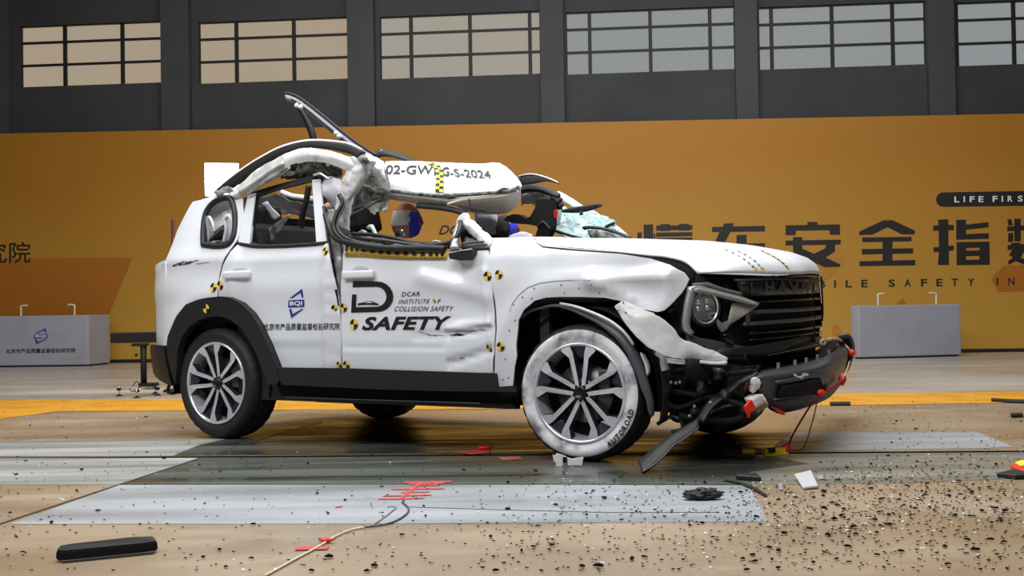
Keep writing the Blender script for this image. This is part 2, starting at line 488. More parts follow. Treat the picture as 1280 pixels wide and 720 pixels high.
quad_floor('far_apron', [Vector((XL, far_a.y + .8, 0)), G(-300, 503), G(0, 500), G(140, 499.5), G(1280, 490), G(1600, 488), Vector((XR, 20.5, 0)), Vector((XL, 22.5, 0))], Z1, 'floor_far', floor, )
strip('yellow_line', [(-300, 545), (-300, 503), (0, 500), (140, 499.5), (700, 495.5), (1280, 490), (1600, 487), (1600, 502), (1280, 503.5), (1060, 507), (700, 511), (340, 513), (170, 514), (75, 514), (0, 524)], 'line_yellow', 0.003)
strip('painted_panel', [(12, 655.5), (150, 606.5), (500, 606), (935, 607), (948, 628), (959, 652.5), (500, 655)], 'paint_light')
strip('painted_panel', [(-200, 573.5), (249, 572.6), (150, 606), (-300, 607)], 'lane_light')
strip('lane_and_shade', [(251, 572.6), (700, 569.6), (948, 567.8), (1010, 580), (938, 590), (935, 606.5), (500, 605.6), (151, 606)], 'lane_grey_shade')
strip('lane_and_shade', [(949, 567.8), (1280, 565.5), (1700, 562), (1700, 592), (1280, 598), (1120, 604), (936, 606.4), (939, 590), (1011, 580)], 'lane_dusty')
strip('painted_panel', [(50, 549.5), (180, 549), (284, 548.5), (250, 556), (216, 569.9), (-60, 570.5), (-200, 566)], 'lane_light')
strip('lane_and_shade', [(285, 548.5), (350, 548.5), (620, 547), (800, 545), (990, 540.5), (960, 564), (601, 567.6), (217, 569.9), (251, 556)], 'lane_grey_shade')  # car's shadow over the pale strip, painted as a dark slab
strip('painted_panel', [(991, 540.5), (1220, 539.5), (1268, 559), (1225, 560.8), (961, 564)], 'paint_light')
def joint(px, wd=0.008, z=0.004, m='joint_dark', name='floor_joint'):
    g = [G(*p) for p in px]; vs = []; fs = []
    for i, p in enumerate(g):
        t = (g[min(i + 1, len(g) - 1)] - g[max(i - 1, 0)]).normalized(); s = Vector((-t.y, t.x, 0)) * wd / 2
        vs += [p + s + Vector((0, 0, z)), p - s + Vector((0, 0, z))]
        if i: fs.append((2 * i - 2, 2 * i - 1, 2 * i + 1, 2 * i))
    return link(name, mesh(name, vs, fs), m, floor)
joint([(-300, 757), (12, 651.5), (150, 606), (250, 573)], .014)
joint([(270, 568), (300, 557), (404, 527)], .012)
joint([(150, 605.8), (500, 605.4), (940, 606)], .007)
joint([(510, 634), (640, 638), (760, 641), (900, 641)], .02, m='chip_grey')
joint([(0, 553), (120, 552), (240, 551)], .01)
# torn red tape stuck on the floor
def redstrip(x0, x1, y, h, dy=-1.0):
    strip('red_tape_mark', [(x0, y + h), (x0 + 3, y), (x1, y + dy), (x1 - 3, y + dy + h)], 'tape_red_floor', 0.0045)
for t in ((504, 566, 603, 1.8), (510, 556, 605, 1.8), (516, 548, 607.3, 1.6), (488, 557, 612, 1.3), (500, 538, 616, 1.3), (478, 540, 620, 1.5), (472, 532, 624, 1.6)): redstrip(*t)
for t in ((418, 429, 634, 2), (368, 412, 685, 4)): redstrip(*t)
strip('red_tape_mark', [(500, 623), (503, 624), (528, 605), (524, 604)], 'tape_red_floor', 0.005)
strip('red_stain', [(570, 567), (590, 563), (604, 561), (614, 563), (610, 567), (590, 569)], 'tape_red_floor', 0.0045)
strip('red_stain', [(622, 572.5), (650, 571), (652, 575), (628, 576)], 'stain_red', 0.0045)

# back wall -------------------------------------------------------------
WOFF = 0.25
bm = bmesh.new()
wc = W0 + WN * (WOFF + .2) + WD * (-8)
wall = None
# windows: px corners (x0, x1, ytop at x0, ytop at x1, ybottom at x0, ybottom at x1, mullion xs, bar fractions)
WIN = [(25, 205, 30.5, 28, 108, 104, (79, 151)), (248, 437, 27, 21.5, 103, 100, (294, 366)), (475, 675, 19, 15, 97, 94, (513, 587, 662)),
       (708, 918.5, 13.5, 9, 91.5, 88, (737, 813, 888)), (949, 1157, 7, 3, 85.5, 82, (965, 1041, 1117)), (1195, 1402, 1.5, -3, 81.5, 77, (1197, 1269, 1345)), (-205, -22, 34, 32, 113, 109, (-150, -80))]
def wuv(p):                              # wall coordinates: along, height
    dd = p - W0; return dd.dot(WD), p.z
def wxyz(u, z, off): return W0 + WD * u + WN * off + Vector((0, 0, z))
wins = []
for k in WIN:
    ul = wuv(WP(k[0], (k[2] + k[4]) / 2, WOFF))[0]; ur = wuv(WP(k[1], (k[3] + k[5]) / 2, WOFF))[0]
    zt = (WP(k[0], k[2], WOFF).z + WP(k[1], k[3], WOFF).z) / 2; zb = (WP(k[0], k[4], WOFF).z + WP(k[1], k[5], WOFF).z) / 2
    wins.append((ul, ur, zb, zt, [wuv(WP(x, 50, WOFF))[0] for x in k[6]]))
wins_s = sorted(wins)
V, F = fill2d([(-25, 0), (9, 0), (9, 9), (-25, 9)], [[(a_, c_), (b_, c_), (b_, d_), (a_, d_)] for a_, b_, c_, d_, _ in wins_s if a_ > -25 and b_ < 9], 1.6)
wall = link('wall_back', mesh('wall_back', [wxyz(v[0], v[1], WOFF) for v in V], F), 'wall_dark', kind='structure', label='dark grey hall wall with a row of high windows')
face_to(wall.data, CAMP)
wm = wall.modifiers.new('thickness', 'SOLIDIFY'); wm.thickness = 0.2; wm.offset = -1
for i, (ul, ur, zb, zt, mu) in enumerate(sorted(wins, key=lambda t: t[0])):
    wn = empty('window_%d' % (i + 1), at=wxyz((ul + ur) / 2, zb, WOFF), kind='structure')
    R = Matrix.Rotation(-WYAW, 4, 'Z'); wn.rotation_euler = (0, 0, -WYAW)
    cu = (ul + ur) / 2; hh = zt - zb
    us = [ul] + [m_ for m_ in mu if ul < m_ < ur] + [ur]; zs = [0, hh * .36, hh * .73, hh]
    pm = 'pane_warm' if i < 3 else ('pane_mid' if i == 3 else 'pane_cool')
    for a_, b_ in zip(us, us[1:]):
        for c_, d_ in zip(zs, zs[1:]):
            box('pane', ((a_ + b_) / 2 - cu, .11, (c_ + d_) / 2), (b_ - a_ - .02, .012, d_ - c_ - .02), pm, wn)
    for m_ in us[1:-1]: box('mullion', (m_ - cu, .08, hh / 2), (.06, .06, hh), 'window_bar', wn)
    for z_ in zs[1:-1]: box('glazing_bar', (0, .085, z_), (ur - ul, .05, .042), 'window_bar', wn)
    box('frame', (0, .09, hh + .01), (ur - ul + .04, .1, .05), 'window_bar', wn)
    box('frame', (ul - cu, .09, hh / 2), (.02, .1, hh), 'window_bar', wn); box('frame', (ur - cu, .09, hh / 2), (.02, .1, hh), 'window_bar', wn)
R_W = Matrix.Rotation(-WYAW, 4, 'Z')
for x0, x1 in ((205, 240), (437, 470), (677, 706), (919.5, 947), (1159, 1192), (-18, 16)):
    u0, u1 = wuv(WP(x0, 120, WOFF))[0], wuv(WP(x1, 120, WOFF))[0]
    box('pilaster', wxyz((u0 + u1) / 2, 4.5, WOFF - .07), (u1 - u0, .14, 9), 'wall_pilaster', wall, rot=R_W)
box('wall_left', (XL - .1, 8, 4.5), (.2, 31, 9), 'hall_plain', kind='structure')
box('wall_right', (XR + .1, 8, 4.5), (.2, 31, 9), 'hall_plain', kind='structure')
box('wall_front', (0, YF - .1, 4.5), (30.4, .2, 9), 'hall_plain', kind='structure')
box('ceiling', (0, 8.2, 9.1), (30.4, 31, .2), 'ceiling_plain', kind='structure')

# printed backdrop board --------------------------------------------------
ban = empty('backdrop_board', at=wxyz(-8, 0, .02), label='long orange and ochre printed backdrop board with black lettering along the dark wall', cat='backdrop')
MI = None
def bl(p): return p - (W0 + WD * (-8) + WN * .02)
def wsurf(off=0.0):
    return lambda px, py: (bl(WP(px, py, off)), -WN)
tl_, tr_ = WP(-600, 178.7, 0), WP(1860, 130.6, 0)
vb = [bl(Vector((tl_.x, tl_.y, 0.06))), bl(Vector((tr_.x, tr_.y, 0.06))), bl(tr_), bl(tl_)]
bm = bmesh.new(); f = bm.faces.new([bm.verts.new(v) for v in vb])
g = bmesh.ops.extrude_face_region(bm, geom=[f]); bmesh.ops.translate(bm, vec=WN * .06, verts=[v for v in g['geom'] if isinstance(v, bmesh.types.BMVert)])
bmesh.ops.recalc_face_normals(bm, faces=bm.faces)
frombm('printed_panel', bm, 'banner_print', ban)
box('base_rail', bl(wxyz(-8, .03, .03)), (34, .05, .06), 'black_trim', ban, rot=R_W)
sf = wsurf()
decal_poly('printed_shape', [[(-80, 324), (38, 323), (166, 322), (136, 394), (-80, 396)]], sf, 'banner_orange', ban, .004)
decal_poly('printed_shape', [[(1239, 349), (1254, 332), (1330, 329), (1348, 345), (1336, 362), (1247, 365)]], sf, 'banner_orange', ban, .004)
decal_poly('printed_shape', [[(1022, 330), (1046, 308), (1057, 325), (1034, 350), (1022, 350)]], sf, 'banner_amber', ban, .004)
decal_poly('printed_shape', [[(1120, 380.5), (1128.5, 373), (1133, 380)]], sf, 'banner_orange', ban, .004)
decal_poly('printed_shape', [[(1040, 440), (1040, 410), (1046, 404), (1068, 440)]], sf, 'banner_amber', ban, .004)
# big heading characters, stroke by stroke
def st(ox, oy, sc, pl): return [(ox + x / sc, oy + y / sc) for x, y in pl]
A_ = lambda *pl: st(980, 230, 4.267, pl)
B_ = lambda *pl: st(780, 220, 4.8, pl)
chars = {
 'dong': [B_((80, 340), (107, 337), (107, 385), (80, 385)), B_((118, 292), (175, 290), (175, 520), (118, 520)), B_((178, 345), (188, 345), (188, 385), (178, 385)),
          B_((193, 298), (218, 297), (218, 290), (275, 288), (275, 297), (330, 296), (330, 288), (390, 287), (390, 296), (410, 295), (410, 322), (390, 323), (390, 326), (330, 327), (330, 324), (275, 325), (275, 329), (218, 330), (218, 327), (193, 328)),
          B_((193, 340), (410, 337), (410, 360), (193, 365)), B_((193, 372), (410, 369), (410, 420), (193, 422)), B_((180, 440), (415, 437), (415, 500), (180, 505))],
 'che': [B_((528, 306), (592, 305), (600, 285), (660, 283), (652, 303), (845, 299), (845, 332), (638, 335), (600, 408), (675, 407), (675, 355), (735, 352), (735, 405), (845, 403), (845, 435), (735, 437), (735, 520), (675, 520), (675, 439), (540, 442), (540, 405), (574, 336), (528, 336))],
 'an': [A_((8, 220), (125, 219), (125, 203), (178, 202), (178, 218), (298, 215), (298, 270), (243, 270), (243, 246), (62, 249), (62, 272), (8, 273)),
        [A_((8, 302), (48, 301), (48, 283), (97, 283), (97, 300), (302, 297), (302, 322), (272, 323), (272, 360), (222, 392), (298, 428), (298, 442), (215, 444), (165, 420), (110, 442), (20, 440), (112, 392), (48, 362), (48, 326), (8, 328)),
         A_((97, 326), (222, 324), (222, 342), (160, 372), (97, 345))]],
 'quan': [A_((530, 194), (578, 193), (697, 248), (697, 268), (628, 268), (552, 230), (470, 270), (400, 272), (400, 254)),
          A_((417, 285), (680, 282), (680, 305), (578, 307), (578, 344), (688, 343), (688, 370), (578, 372), (578, 408), (700, 405), (700, 433), (402, 438), (402, 412), (525, 409), (525, 373), (415, 376), (415, 347), (525, 345), (525, 308), (417, 310))],
 'zhi': [A_((795, 222), (822, 221), (822, 190), (876, 188), (876, 219), (905, 218), (905, 245), (876, 247), (876, 330), (905, 328), (905, 352), (878, 357), (880, 432), (820, 432), (826, 362), (797, 363), (797, 338), (826, 335), (824, 249), (795, 250)),
         A_((918, 191), (970, 190), (970, 217), (1090, 203), (1090, 231), (970, 244), (970, 267), (1092, 262), (1092, 292), (918, 297)),
         [A_((920, 310), (1095, 307), (1097, 430), (920, 433)), A_((970, 341), (1042, 339), (1042, 354), (970, 356)), A_((970, 385), (1042, 383), (1042, 403), (970, 405))]],
 'shu': [A_((1190, 189), (1212, 187), (1220, 220), (1196, 222)), A_((1228, 186), (1262, 185), (1262, 222), (1300, 221), (1300, 246), (1262, 248), (1262, 305), (1228, 307), (1228, 250), (1190, 252), (1190, 228), (1228, 225)),
         A_((1196, 262), (1222, 260), (1222, 308), (1194, 310)), A_((1192, 326), (1210, 325), (1212, 314), (1262, 313), (1258, 322), (1300, 320), (1300, 346), (1286, 347), (1262, 392), (1300, 412), (1300, 436), (1235, 412), (1197, 430), (1194, 412), (1222, 392), (1200, 380), (1216, 350), (1192, 352)),
         A_((1330, 186), (1375, 185), (1365, 225), (1455, 222), (1455, 250), (1430, 251), (1400, 340), (1470, 420), (1420, 432), (1375, 385), (1325, 432), (1290, 420), (1345, 345), (1325, 280))],
}
for k in ('dong', 'che', 'an', 'quan', 'zhi', 'shu'):
    decal_poly('heading_character', chars[k], sf, 'banner_ink', ban, .006)
decal_poly('slogan_pill', [[(1170 + (9 * (1 - math.cos(t)) if False else 0) + 9 - 9 * math.sin(t), 249.5 - 9 * math.cos(t)) for t in [pi * i / 12 for i in range(13)]][::1] + [(1420, 255.5), (1420, 236.5)]], sf, 'banner_ink', ban, .005)
def spaced(s, xs, yb, yt, slope, wd):
    out = []
    for ch, x in zip(s, xs):
        w_ = wd * (0.28 if ch == 'I' else (1.0))
        yb_, yt_ = yb + slope * (x - xs[0]), yt + slope * (x - xs[0])
        out.append((ch, (x, yb_), (x + w_, yb_ + slope * w_), (x, yt_), 0.02))
    return out
decal_text('slogan_lettering', spaced('LIFEFIRST', [980 + u / 4.267 for u in (908, 957, 990, 1037, 1112, 1160, 1192, 1246, 1290)], 253, 245.6, -.012, 6.2), sf, 'decal_white', ban, .009)
decal_text('subtitle_lettering', spaced('BILESAFETYINDEX', [980 + u / 4.267 for u in (186, 267, 328, 412, 557, 642, 730, 812, 893, 980, 1133, 1195, 1280, 1365, 1450)], 359.7, 350.4, -.013, 8.0), sf, 'banner_ink', ban, .007)
decal_text('caption_lettering', [('DCAR', (548, 293.5), (594, 293), (550, 281.5), .02, .2)], sf, 'banner_ink', ban, .006)
decal_text('institute_lettering', [('究院', (-19, 329.5), (38.5, 328.5), (-19, 303), .006)], sf, 'banner_ink', ban, .006)

# ================================================================== the crashed car (local x forward, y to its left, z up)
car = empty('crashed_car', at=CO, label='white crash-tested SUV with torn roof and smashed front, black lettering on its doors', cat='car')
car.rotation_euler = (0, 0, -YAW)
def gauss(x, z, cx, cz, r): return math.exp(-((x - cx) ** 2 + (z - cz) ** 2) / (r * r))
ZCR = P(430, 432.5, -.945).z
def YB_(x, z):                           # undamaged body side
    y = -.945
    if z > 1.18: y += .36 * (z - 1.18)
    if z < .6: y += .12 * (.6 - z)
    if x < -3.1: y += .75 * (x + 3.1) ** 2
    if x > .4: y += .75 * (x - .4) ** 2
    y -= .012 * math.exp(-((z - 1.0) / .09) ** 2) - .006 * math.exp(-((z - ZCR) / .018) ** 2) * (1 if x < -.9 else 0)
    if z > 1.1 and x > -.7: y += 2.6 * (z - 1.1) ** 2 + (.05 * (z - 1.1))
    return y
def seg(x, z, a, b, w_):
    ax, az = a; bx, bz = b; dx, dz_ = bx - ax, bz - az
    t = max(0, min(1, ((x - ax) * dx + (z - az) * dz_) / (dx * dx + dz_ * dz_)))
    d = math.hypot(x - ax - dx * t, z - az - dz_ * t); return math.exp(-(d / w_) ** 2)
def LX(px, py):
    v = P(px, py, -.945); return (v.x, v.z)
K1 = (LX(527, 345), LX(612, 372)); K2 = (LX(520, 420), LX(560, 418)); K3 = (LX(560, 418), LX(612, 411)); K4 = (LX(560, 455), LX(614, 437)); K5 = (LX(606, 340), LX(616, 460))
D1 = LX(570, 330); D2 = LX(590, 385); D3 = LX(470, 440)
def YDOOR(x, z):
    y = YB_(x, z)
    y += .020 * gauss(x, z, *D1, .14) + .018 * gauss(x, z, *D2, .12) - .012 * gauss(x, z, *D3, .2)
    y -= .018 * seg(x, z, *K1, .05)
    y += .010 * seg(x, z, *K2, .03) + .028 * seg(x, z, *K3, .018) - .018 * seg(x, z - .03, *K3, .03)
    y += .018 * seg(x, z, *K4, .025) - .012 * seg(x, z, *K5, .022)
    q_ = mnoise.noise(Vector((x * 3, z * 3, 3.1))); t = max(0, min(1, (x + 1.25) / .6))
    return y + q_ * .005 * t
RW = (LX(408, 318), LX(423, 400))
def YRDOOR(x, z):
    y = YB_(x, z) + .004 * mnoise.noise(Vector((x * 4, z * 4, 8)))
    t = max(0, min(1, (x - LX(400, 340)[0]) / .12)); y -= .02 * math.sin(t * pi) + t * .012 * mnoise.noise(Vector((z * 14, 0, 1)))
    y -= .014 * math.exp(-((x - LX(287, 0)[0]) / .05) ** 2) * (1 if z > 1.0 else .5)
    return y
F1 = (LX(742, 351), LX(832, 344)); F2 = (LX(742, 352), LX(790, 372)); F3 = (LX(838, 345), LX(832, 384)); FD = LX(790, 360); FA = LX(724, 395)
def YFEN(x, z):
    y = YB_(x, z)
    d = math.hypot(x - 0.0, z - .375)
    y -= .018 * math.exp(-((d - .60) / .07) ** 2)
    y -= .03 * seg(x, z, *F1, .04) + .014 * seg(x, z, *F2, .03) + .035 * seg(x, z, *F3, .05)
    y += .028 * gauss(x, z, *FD, .13)
    return y + .004 * mnoise.noise(Vector((x * 6, z * 6, 4)))
def YQ(x, z):
    y = YB_(x, z)
    d = math.hypot(x + 2.81, z - .375); y -= .02 * math.exp(-((d - .56) / .08) ** 2)
    y -= .01 * math.exp(-((z - 1.22) / .05) ** 2)
    return y
ARCH_OUT = [(192, 430), (209, 432), (212, 415), (220, 396), (232, 381), (247, 375), (260, 372.5), (271, 371)]
quarter = skin('quarter_panel', [(237, 258), (241, 252), (250, 250), (258, 247.5), (268, 243.5), (280, 244), (291, 246), (303, 248), (304.5, 271), (303, 281), (297, 299), (291, 308), (286, 314), (277, 330), (273.5, 345), (271, 371), (260, 372), (247, 374.5), (232, 380.5), (220, 395.5), (212, 414.5), (209, 432), (192, 430), (186, 407), (187, 390), (187.5, 341), (207, 325), (222, 287)],
               YQ, 'white_paint', car, holes=[[(252, 308), (252.5, 290), (255, 268), (263, 254.5), (275, 247.5), (287, 246.5), (292, 254), (295, 272), (294, 296), (287, 308.5), (278, 310)]], res=.055)
tube('quarter_window_seal', [P(x, y, YQ(*LX(x, y)) ) for x, y in [(254, 306), (254, 290), (256.5, 269), (264, 256), (275, 249), (286, 247.5), (291, 255), (294, 272), (292.5, 294), (285, 306), (270, 308)]], .021, 'black_trim', car, closed=True, smooth_n=4)
rdoor = skin('rear_door', [(297, 305.5), (322, 309), (366, 307.5), (409.5, 304), (411.5, 320), (415.5, 340), (420.5, 360), (424.5, 380), (425.5, 400), (426.3, 440), (427.3, 461), (345.5, 460), (334, 440), (326, 422), (318, 407), (308, 395), (296, 384), (284, 377), (272.5, 370.5), (275, 346), (279, 331), (288, 314.5)], YRDOOR, 'white_paint', car, res=.05)
fdoor = skin('front_door', [(431.5, 306), (470, 310), (520, 313), (560, 315), (575, 313), (590, 311), (610.5, 309), (612.5, 322), (615.5, 365), (618.3, 395), (619.2, 412), (617.8, 440), (616.8, 466), (560, 465), (500, 463), (428.5, 461), (427.5, 440), (426.5, 400), (426, 365), (428, 340)], YDOOR, 'white_paint', car, res=.032)
fender = skin('front_fender', [(612.8, 312), (612.2, 302), (615, 297.5), (640, 297), (665, 296.5), (670.5, 304), (677, 309.3), (700, 312), (725, 314), (775, 317.3), (812, 323.2), (837, 331), (855, 341), (861, 349), (857.5, 357), (852, 366), (845, 373.5), (838, 381), (830, 388), (822, 390), (800, 386), (787, 382), (775, 376), (755, 372), (725, 371), (700, 371), (682, 372), (668, 376), (655, 387), (648, 400), (645, 430), (646, 445), (643, 460), (641, 482), (619, 484), (618, 470), (619, 440), (621, 412), (616.8, 365)], YFEN, 'white_paint', car, res=.04)
# door window frame, belt strip, handles
def flatstrip(name, px, y, m, parent, th=.02, surf=None, **kw):
    return skin(name, px, surf or (lambda x, z: y), m, parent, res=.2, thick=th, **kw)
WS = lambda x, z: YB_(x, z) + .004
flatstrip('window_pillar', [(310, 242.5), (319, 241.5), (311.5, 305), (297, 305)], 0, 'white_paint', rdoor, surf=lambda x, z: YB_(x, z) + .002)
flatstrip('window_pillar', [(390, 225), (400, 223.5), (408, 303), (395.5, 304)], 0, 'white_paint', rdoor, surf=lambda x, z: YB_(x, z) + .002)
flatstrip('pillar_edge', [(400.5, 223.5), (402.5, 223), (411, 303), (408.5, 303)], 0, 'black_trim', rdoor, surf=lambda x, z: YB_(x, z) + .01)
flatstrip('window_frame', [(312, 241), (336, 233.5), (386, 220), (401, 221.5), (399, 225), (390, 226.5), (345, 237.5), (320, 246.5), (313, 303), (320, 305.5), (312, 305), (311, 304), (318, 247)], 0, 'black_trim', rdoor, th=.03, surf=lambda x, z: YB_(x, z) + .012)
flatstrip('window_frame', [(304, 248), (309, 246), (304.5, 270)], 0, 'black_trim', quarter, th=.01, surf=lambda x, z: YB_(x, z) + .012)
tube('belt_strip', [P(x, y, YB_(*LX(x, y)) - .004) for x, y in [(297, 304.5), (309, 306.5), (322, 308), (345, 307.8), (366, 307), (390, 305.4), (408, 303.6)]], .0125, 'black_trim', rdoor)
def handle(door, px, surfy, m='white_paint'):
    (x0, y0), (x1, y1) = px
    a_, b_ = P(x0, y0, -.96), P(x1, y1, -.96)
    bm = bmesh.new(); c_ = (a_ + b_) / 2; Ld = (b_ - a_).length
    bmbox(bm, (c_.x, -.972, c_.z), (Ld, .03, .05), bev=.012); frombm('door_handle', bm, m, door, True)
handle(rdoor, ((281, 344), (313.5, 343)), None)
handle(fdoor, ((430, 342), (469, 344.5)), None)
# torn crack in the front door sheet
T_fd = tree(fdoor); T_rd = tree(rdoor); T_q = tree(quarter); T_fe = tree(fender)
s_fd, s_rd, s_q, s_fe = onmesh(T_fd), onmesh(T_rd), onmesh(T_q), onmesh(T_fe)
for sf_, dr, cx, cy in ((s_rd, rdoor, 300, 339.5), (s_fd, fdoor, 451.5, 337.5)):
    decal_poly('handle_recess_shade', [[(cx + 10 * math.cos(t), cy + 4.5 * math.sin(t)) for t in [2 * pi * k / 20 for k in range(20)]]], sf_, 'recess_shade_grey', dr, .003)  # flat grey ellipse: the recess's shade painted onto the white door
decal_poly('tear', [[(560, 419), (572, 416.3), (582, 418.5), (576, 420), (566, 420)], [(535, 418), (547, 419.5), (548, 420.3), (536, 419)], [(574, 446.5), (583, 446), (577, 448)], [(418.5, 362), (421, 362), (424.5, 382), (423, 383), (421, 372)]], lambda a, b: s_fd(max(a, 427), b) if a > 426 else s_rd(a, b), 'black_matte', fdoor, .004)
ck_ = [(523, 413.5), (540, 418.7), (550, 418.2), (560, 419.6), (575, 418), (583, 417.2), (592, 412.7), (600, 411.2), (612, 413)]
decal_poly('tear', [[a, b, (b[0], b[1] + .7), (a[0], a[1] + .7)] for a, b in zip(ck_, ck_[1:])], s_fd, 'decal_grey', fdoor, .004)
# rear lamp, rear bumper, wheel-arch trims, sill
skin('tail_lamp', [(186, 345), (189, 342), (190, 392), (187, 391)], lambda x, z: YB_(x, z) - .004, 'red_lens', car, res=.1, thick=.015)
def YRB(x, z): return YB_(x, z) - .03 + .5 * max(0, .5 - z) ** 2 * 2
skin('rear_bumper', [(179, 438), (186, 431.5), (193, 430.5), (209, 432.5), (210, 445), (214, 463), (219, 481), (218, 482), (205, 476), (192, 463), (183, 450)], YRB, 'black_trim', car, res=.06, thick=.03)
def YA(x, z): return YB_(x, z) - .052
skin('wheel_arch_trim', [(208, 434), (209.5, 420), (213, 412), (220, 396), (232, 381), (247, 375), (270, 372), (271, 370.5), (285, 371.5), (300, 378.5), (313.5, 391.5), (323, 406.5), (330, 421.5), (338, 439.5), (346, 460), (349, 475), (345, 482), (335, 480), (331, 470), (326, 456), (319, 440), (310, 422), (300, 409), (288, 400), (276, 395.5), (262, 395.5), (248, 400), (236, 409), (227, 421), (222, 436), (221, 455), (219, 481), (213, 463)], YA, 'black_trim', car, res=.05, thick=.06)
skin('sill_cladding', [(344, 459.5), (431, 460.5), (500, 463), (560, 465), (617, 467), (619, 485), (645, 483), (646, 490), (560, 489), (480, 487), (352, 481)], lambda x, z: -.975, 'black_trim', car, res=.06, thick=.04)
skin('sill_skirt', [(345, 478), (480, 485), (560, 487.5), (646, 488), (646, 505), (560, 503), (460, 500), (380, 498), (352, 495)], lambda x, z: YB_(x, z) + .02, 'black_matte', car, res=.1, thick=.05)
tube('sill_edge_highlight', [P(x, y, -.93) for x, y in [(356, 496.5), (440, 499.5), (540, 502.5), (600, 504.3)]], .0045, 'grey_trim', car)  # lighter grey bead stands in for the highlight along the sill bottom
box('floor_pan', (-1.6, 0, .36), (3.3, 1.7, .1), 'black_matte', car)
box('engine_block', (.27, 0, .66), (.95, .95, .6), 'black_matte', car, bev=.02)
box('engine_bay', (.15, .05, .94), (.95, 1.45, .14), 'black_matte', car)
box('gearbox', (.15, 0, .32), (.6, .9, .16), 'black_matte', car, bev=.03)
tube('exhaust_pipe', [Vector((-.2, .1, .3)), Vector((-1.5, .15, .28)), Vector((-2.6, .3, .3))], .04, 'black_matte', car)
box('silencer', (-3.1, .1, .36), (.35, .9, .2), 'black_matte', car, bev=.05)
box('fuel_tank', (-2.1, .1, .3), (.7, 1.1, .16), 'black_matte', car, bev=.05)
box('rear_axle', (-2.81, 0, .36), (.14, 1.3, .1), 'black_matte', car, bev=.03)
box('firewall', (-.25, 0, .78), (.06, 1.76, .8), 'interior_black', car)
box('inner_sill', (-1.55, -.86, .72), (2.2, .05, .9), 'interior_black', car)
box('inner_sill', (-1.55, .86, .72), (2.2, .05, .9), 'interior_black', car)
box('rear_inner_panel', (-3.0, -.80, .98), (.75, .05, .5), 'interior_black', car)
tube('tow_hook', [P(x, y, -.7) for x, y in [(212, 481), (210, 486), (211, 491), (217, 491.5)]], .012, 'black_trim', car, smooth_n=3)
# wheel wells
def well(cx, side, parent):
    vs = []; fs = []; n = 20; R_ = .46
    for i in range(n + 1):
        a_ = pi * 1.12 * i / n - .06 * pi
        for y in (.90, .42): vs.append((cx + R_ * math.cos(a_), side * y, .375 + R_ * 1.02 * math.sin(a_)))
    for i in range(n): fs.append((2 * i, 2 * i + 1, 2 * i + 3, 2 * i + 2))
    fs.append(tuple(2 * i + 1 for i in range(n + 1)))
    return link('wheel_well', mesh('wheel_well', vs, fs), 'black_matte', parent)
for cx in (0, -2.81):
    for sd in (-1, 1): well(cx, sd, car)

def LV_(pts): return [P(a, b, c) for a, b, c in pts]
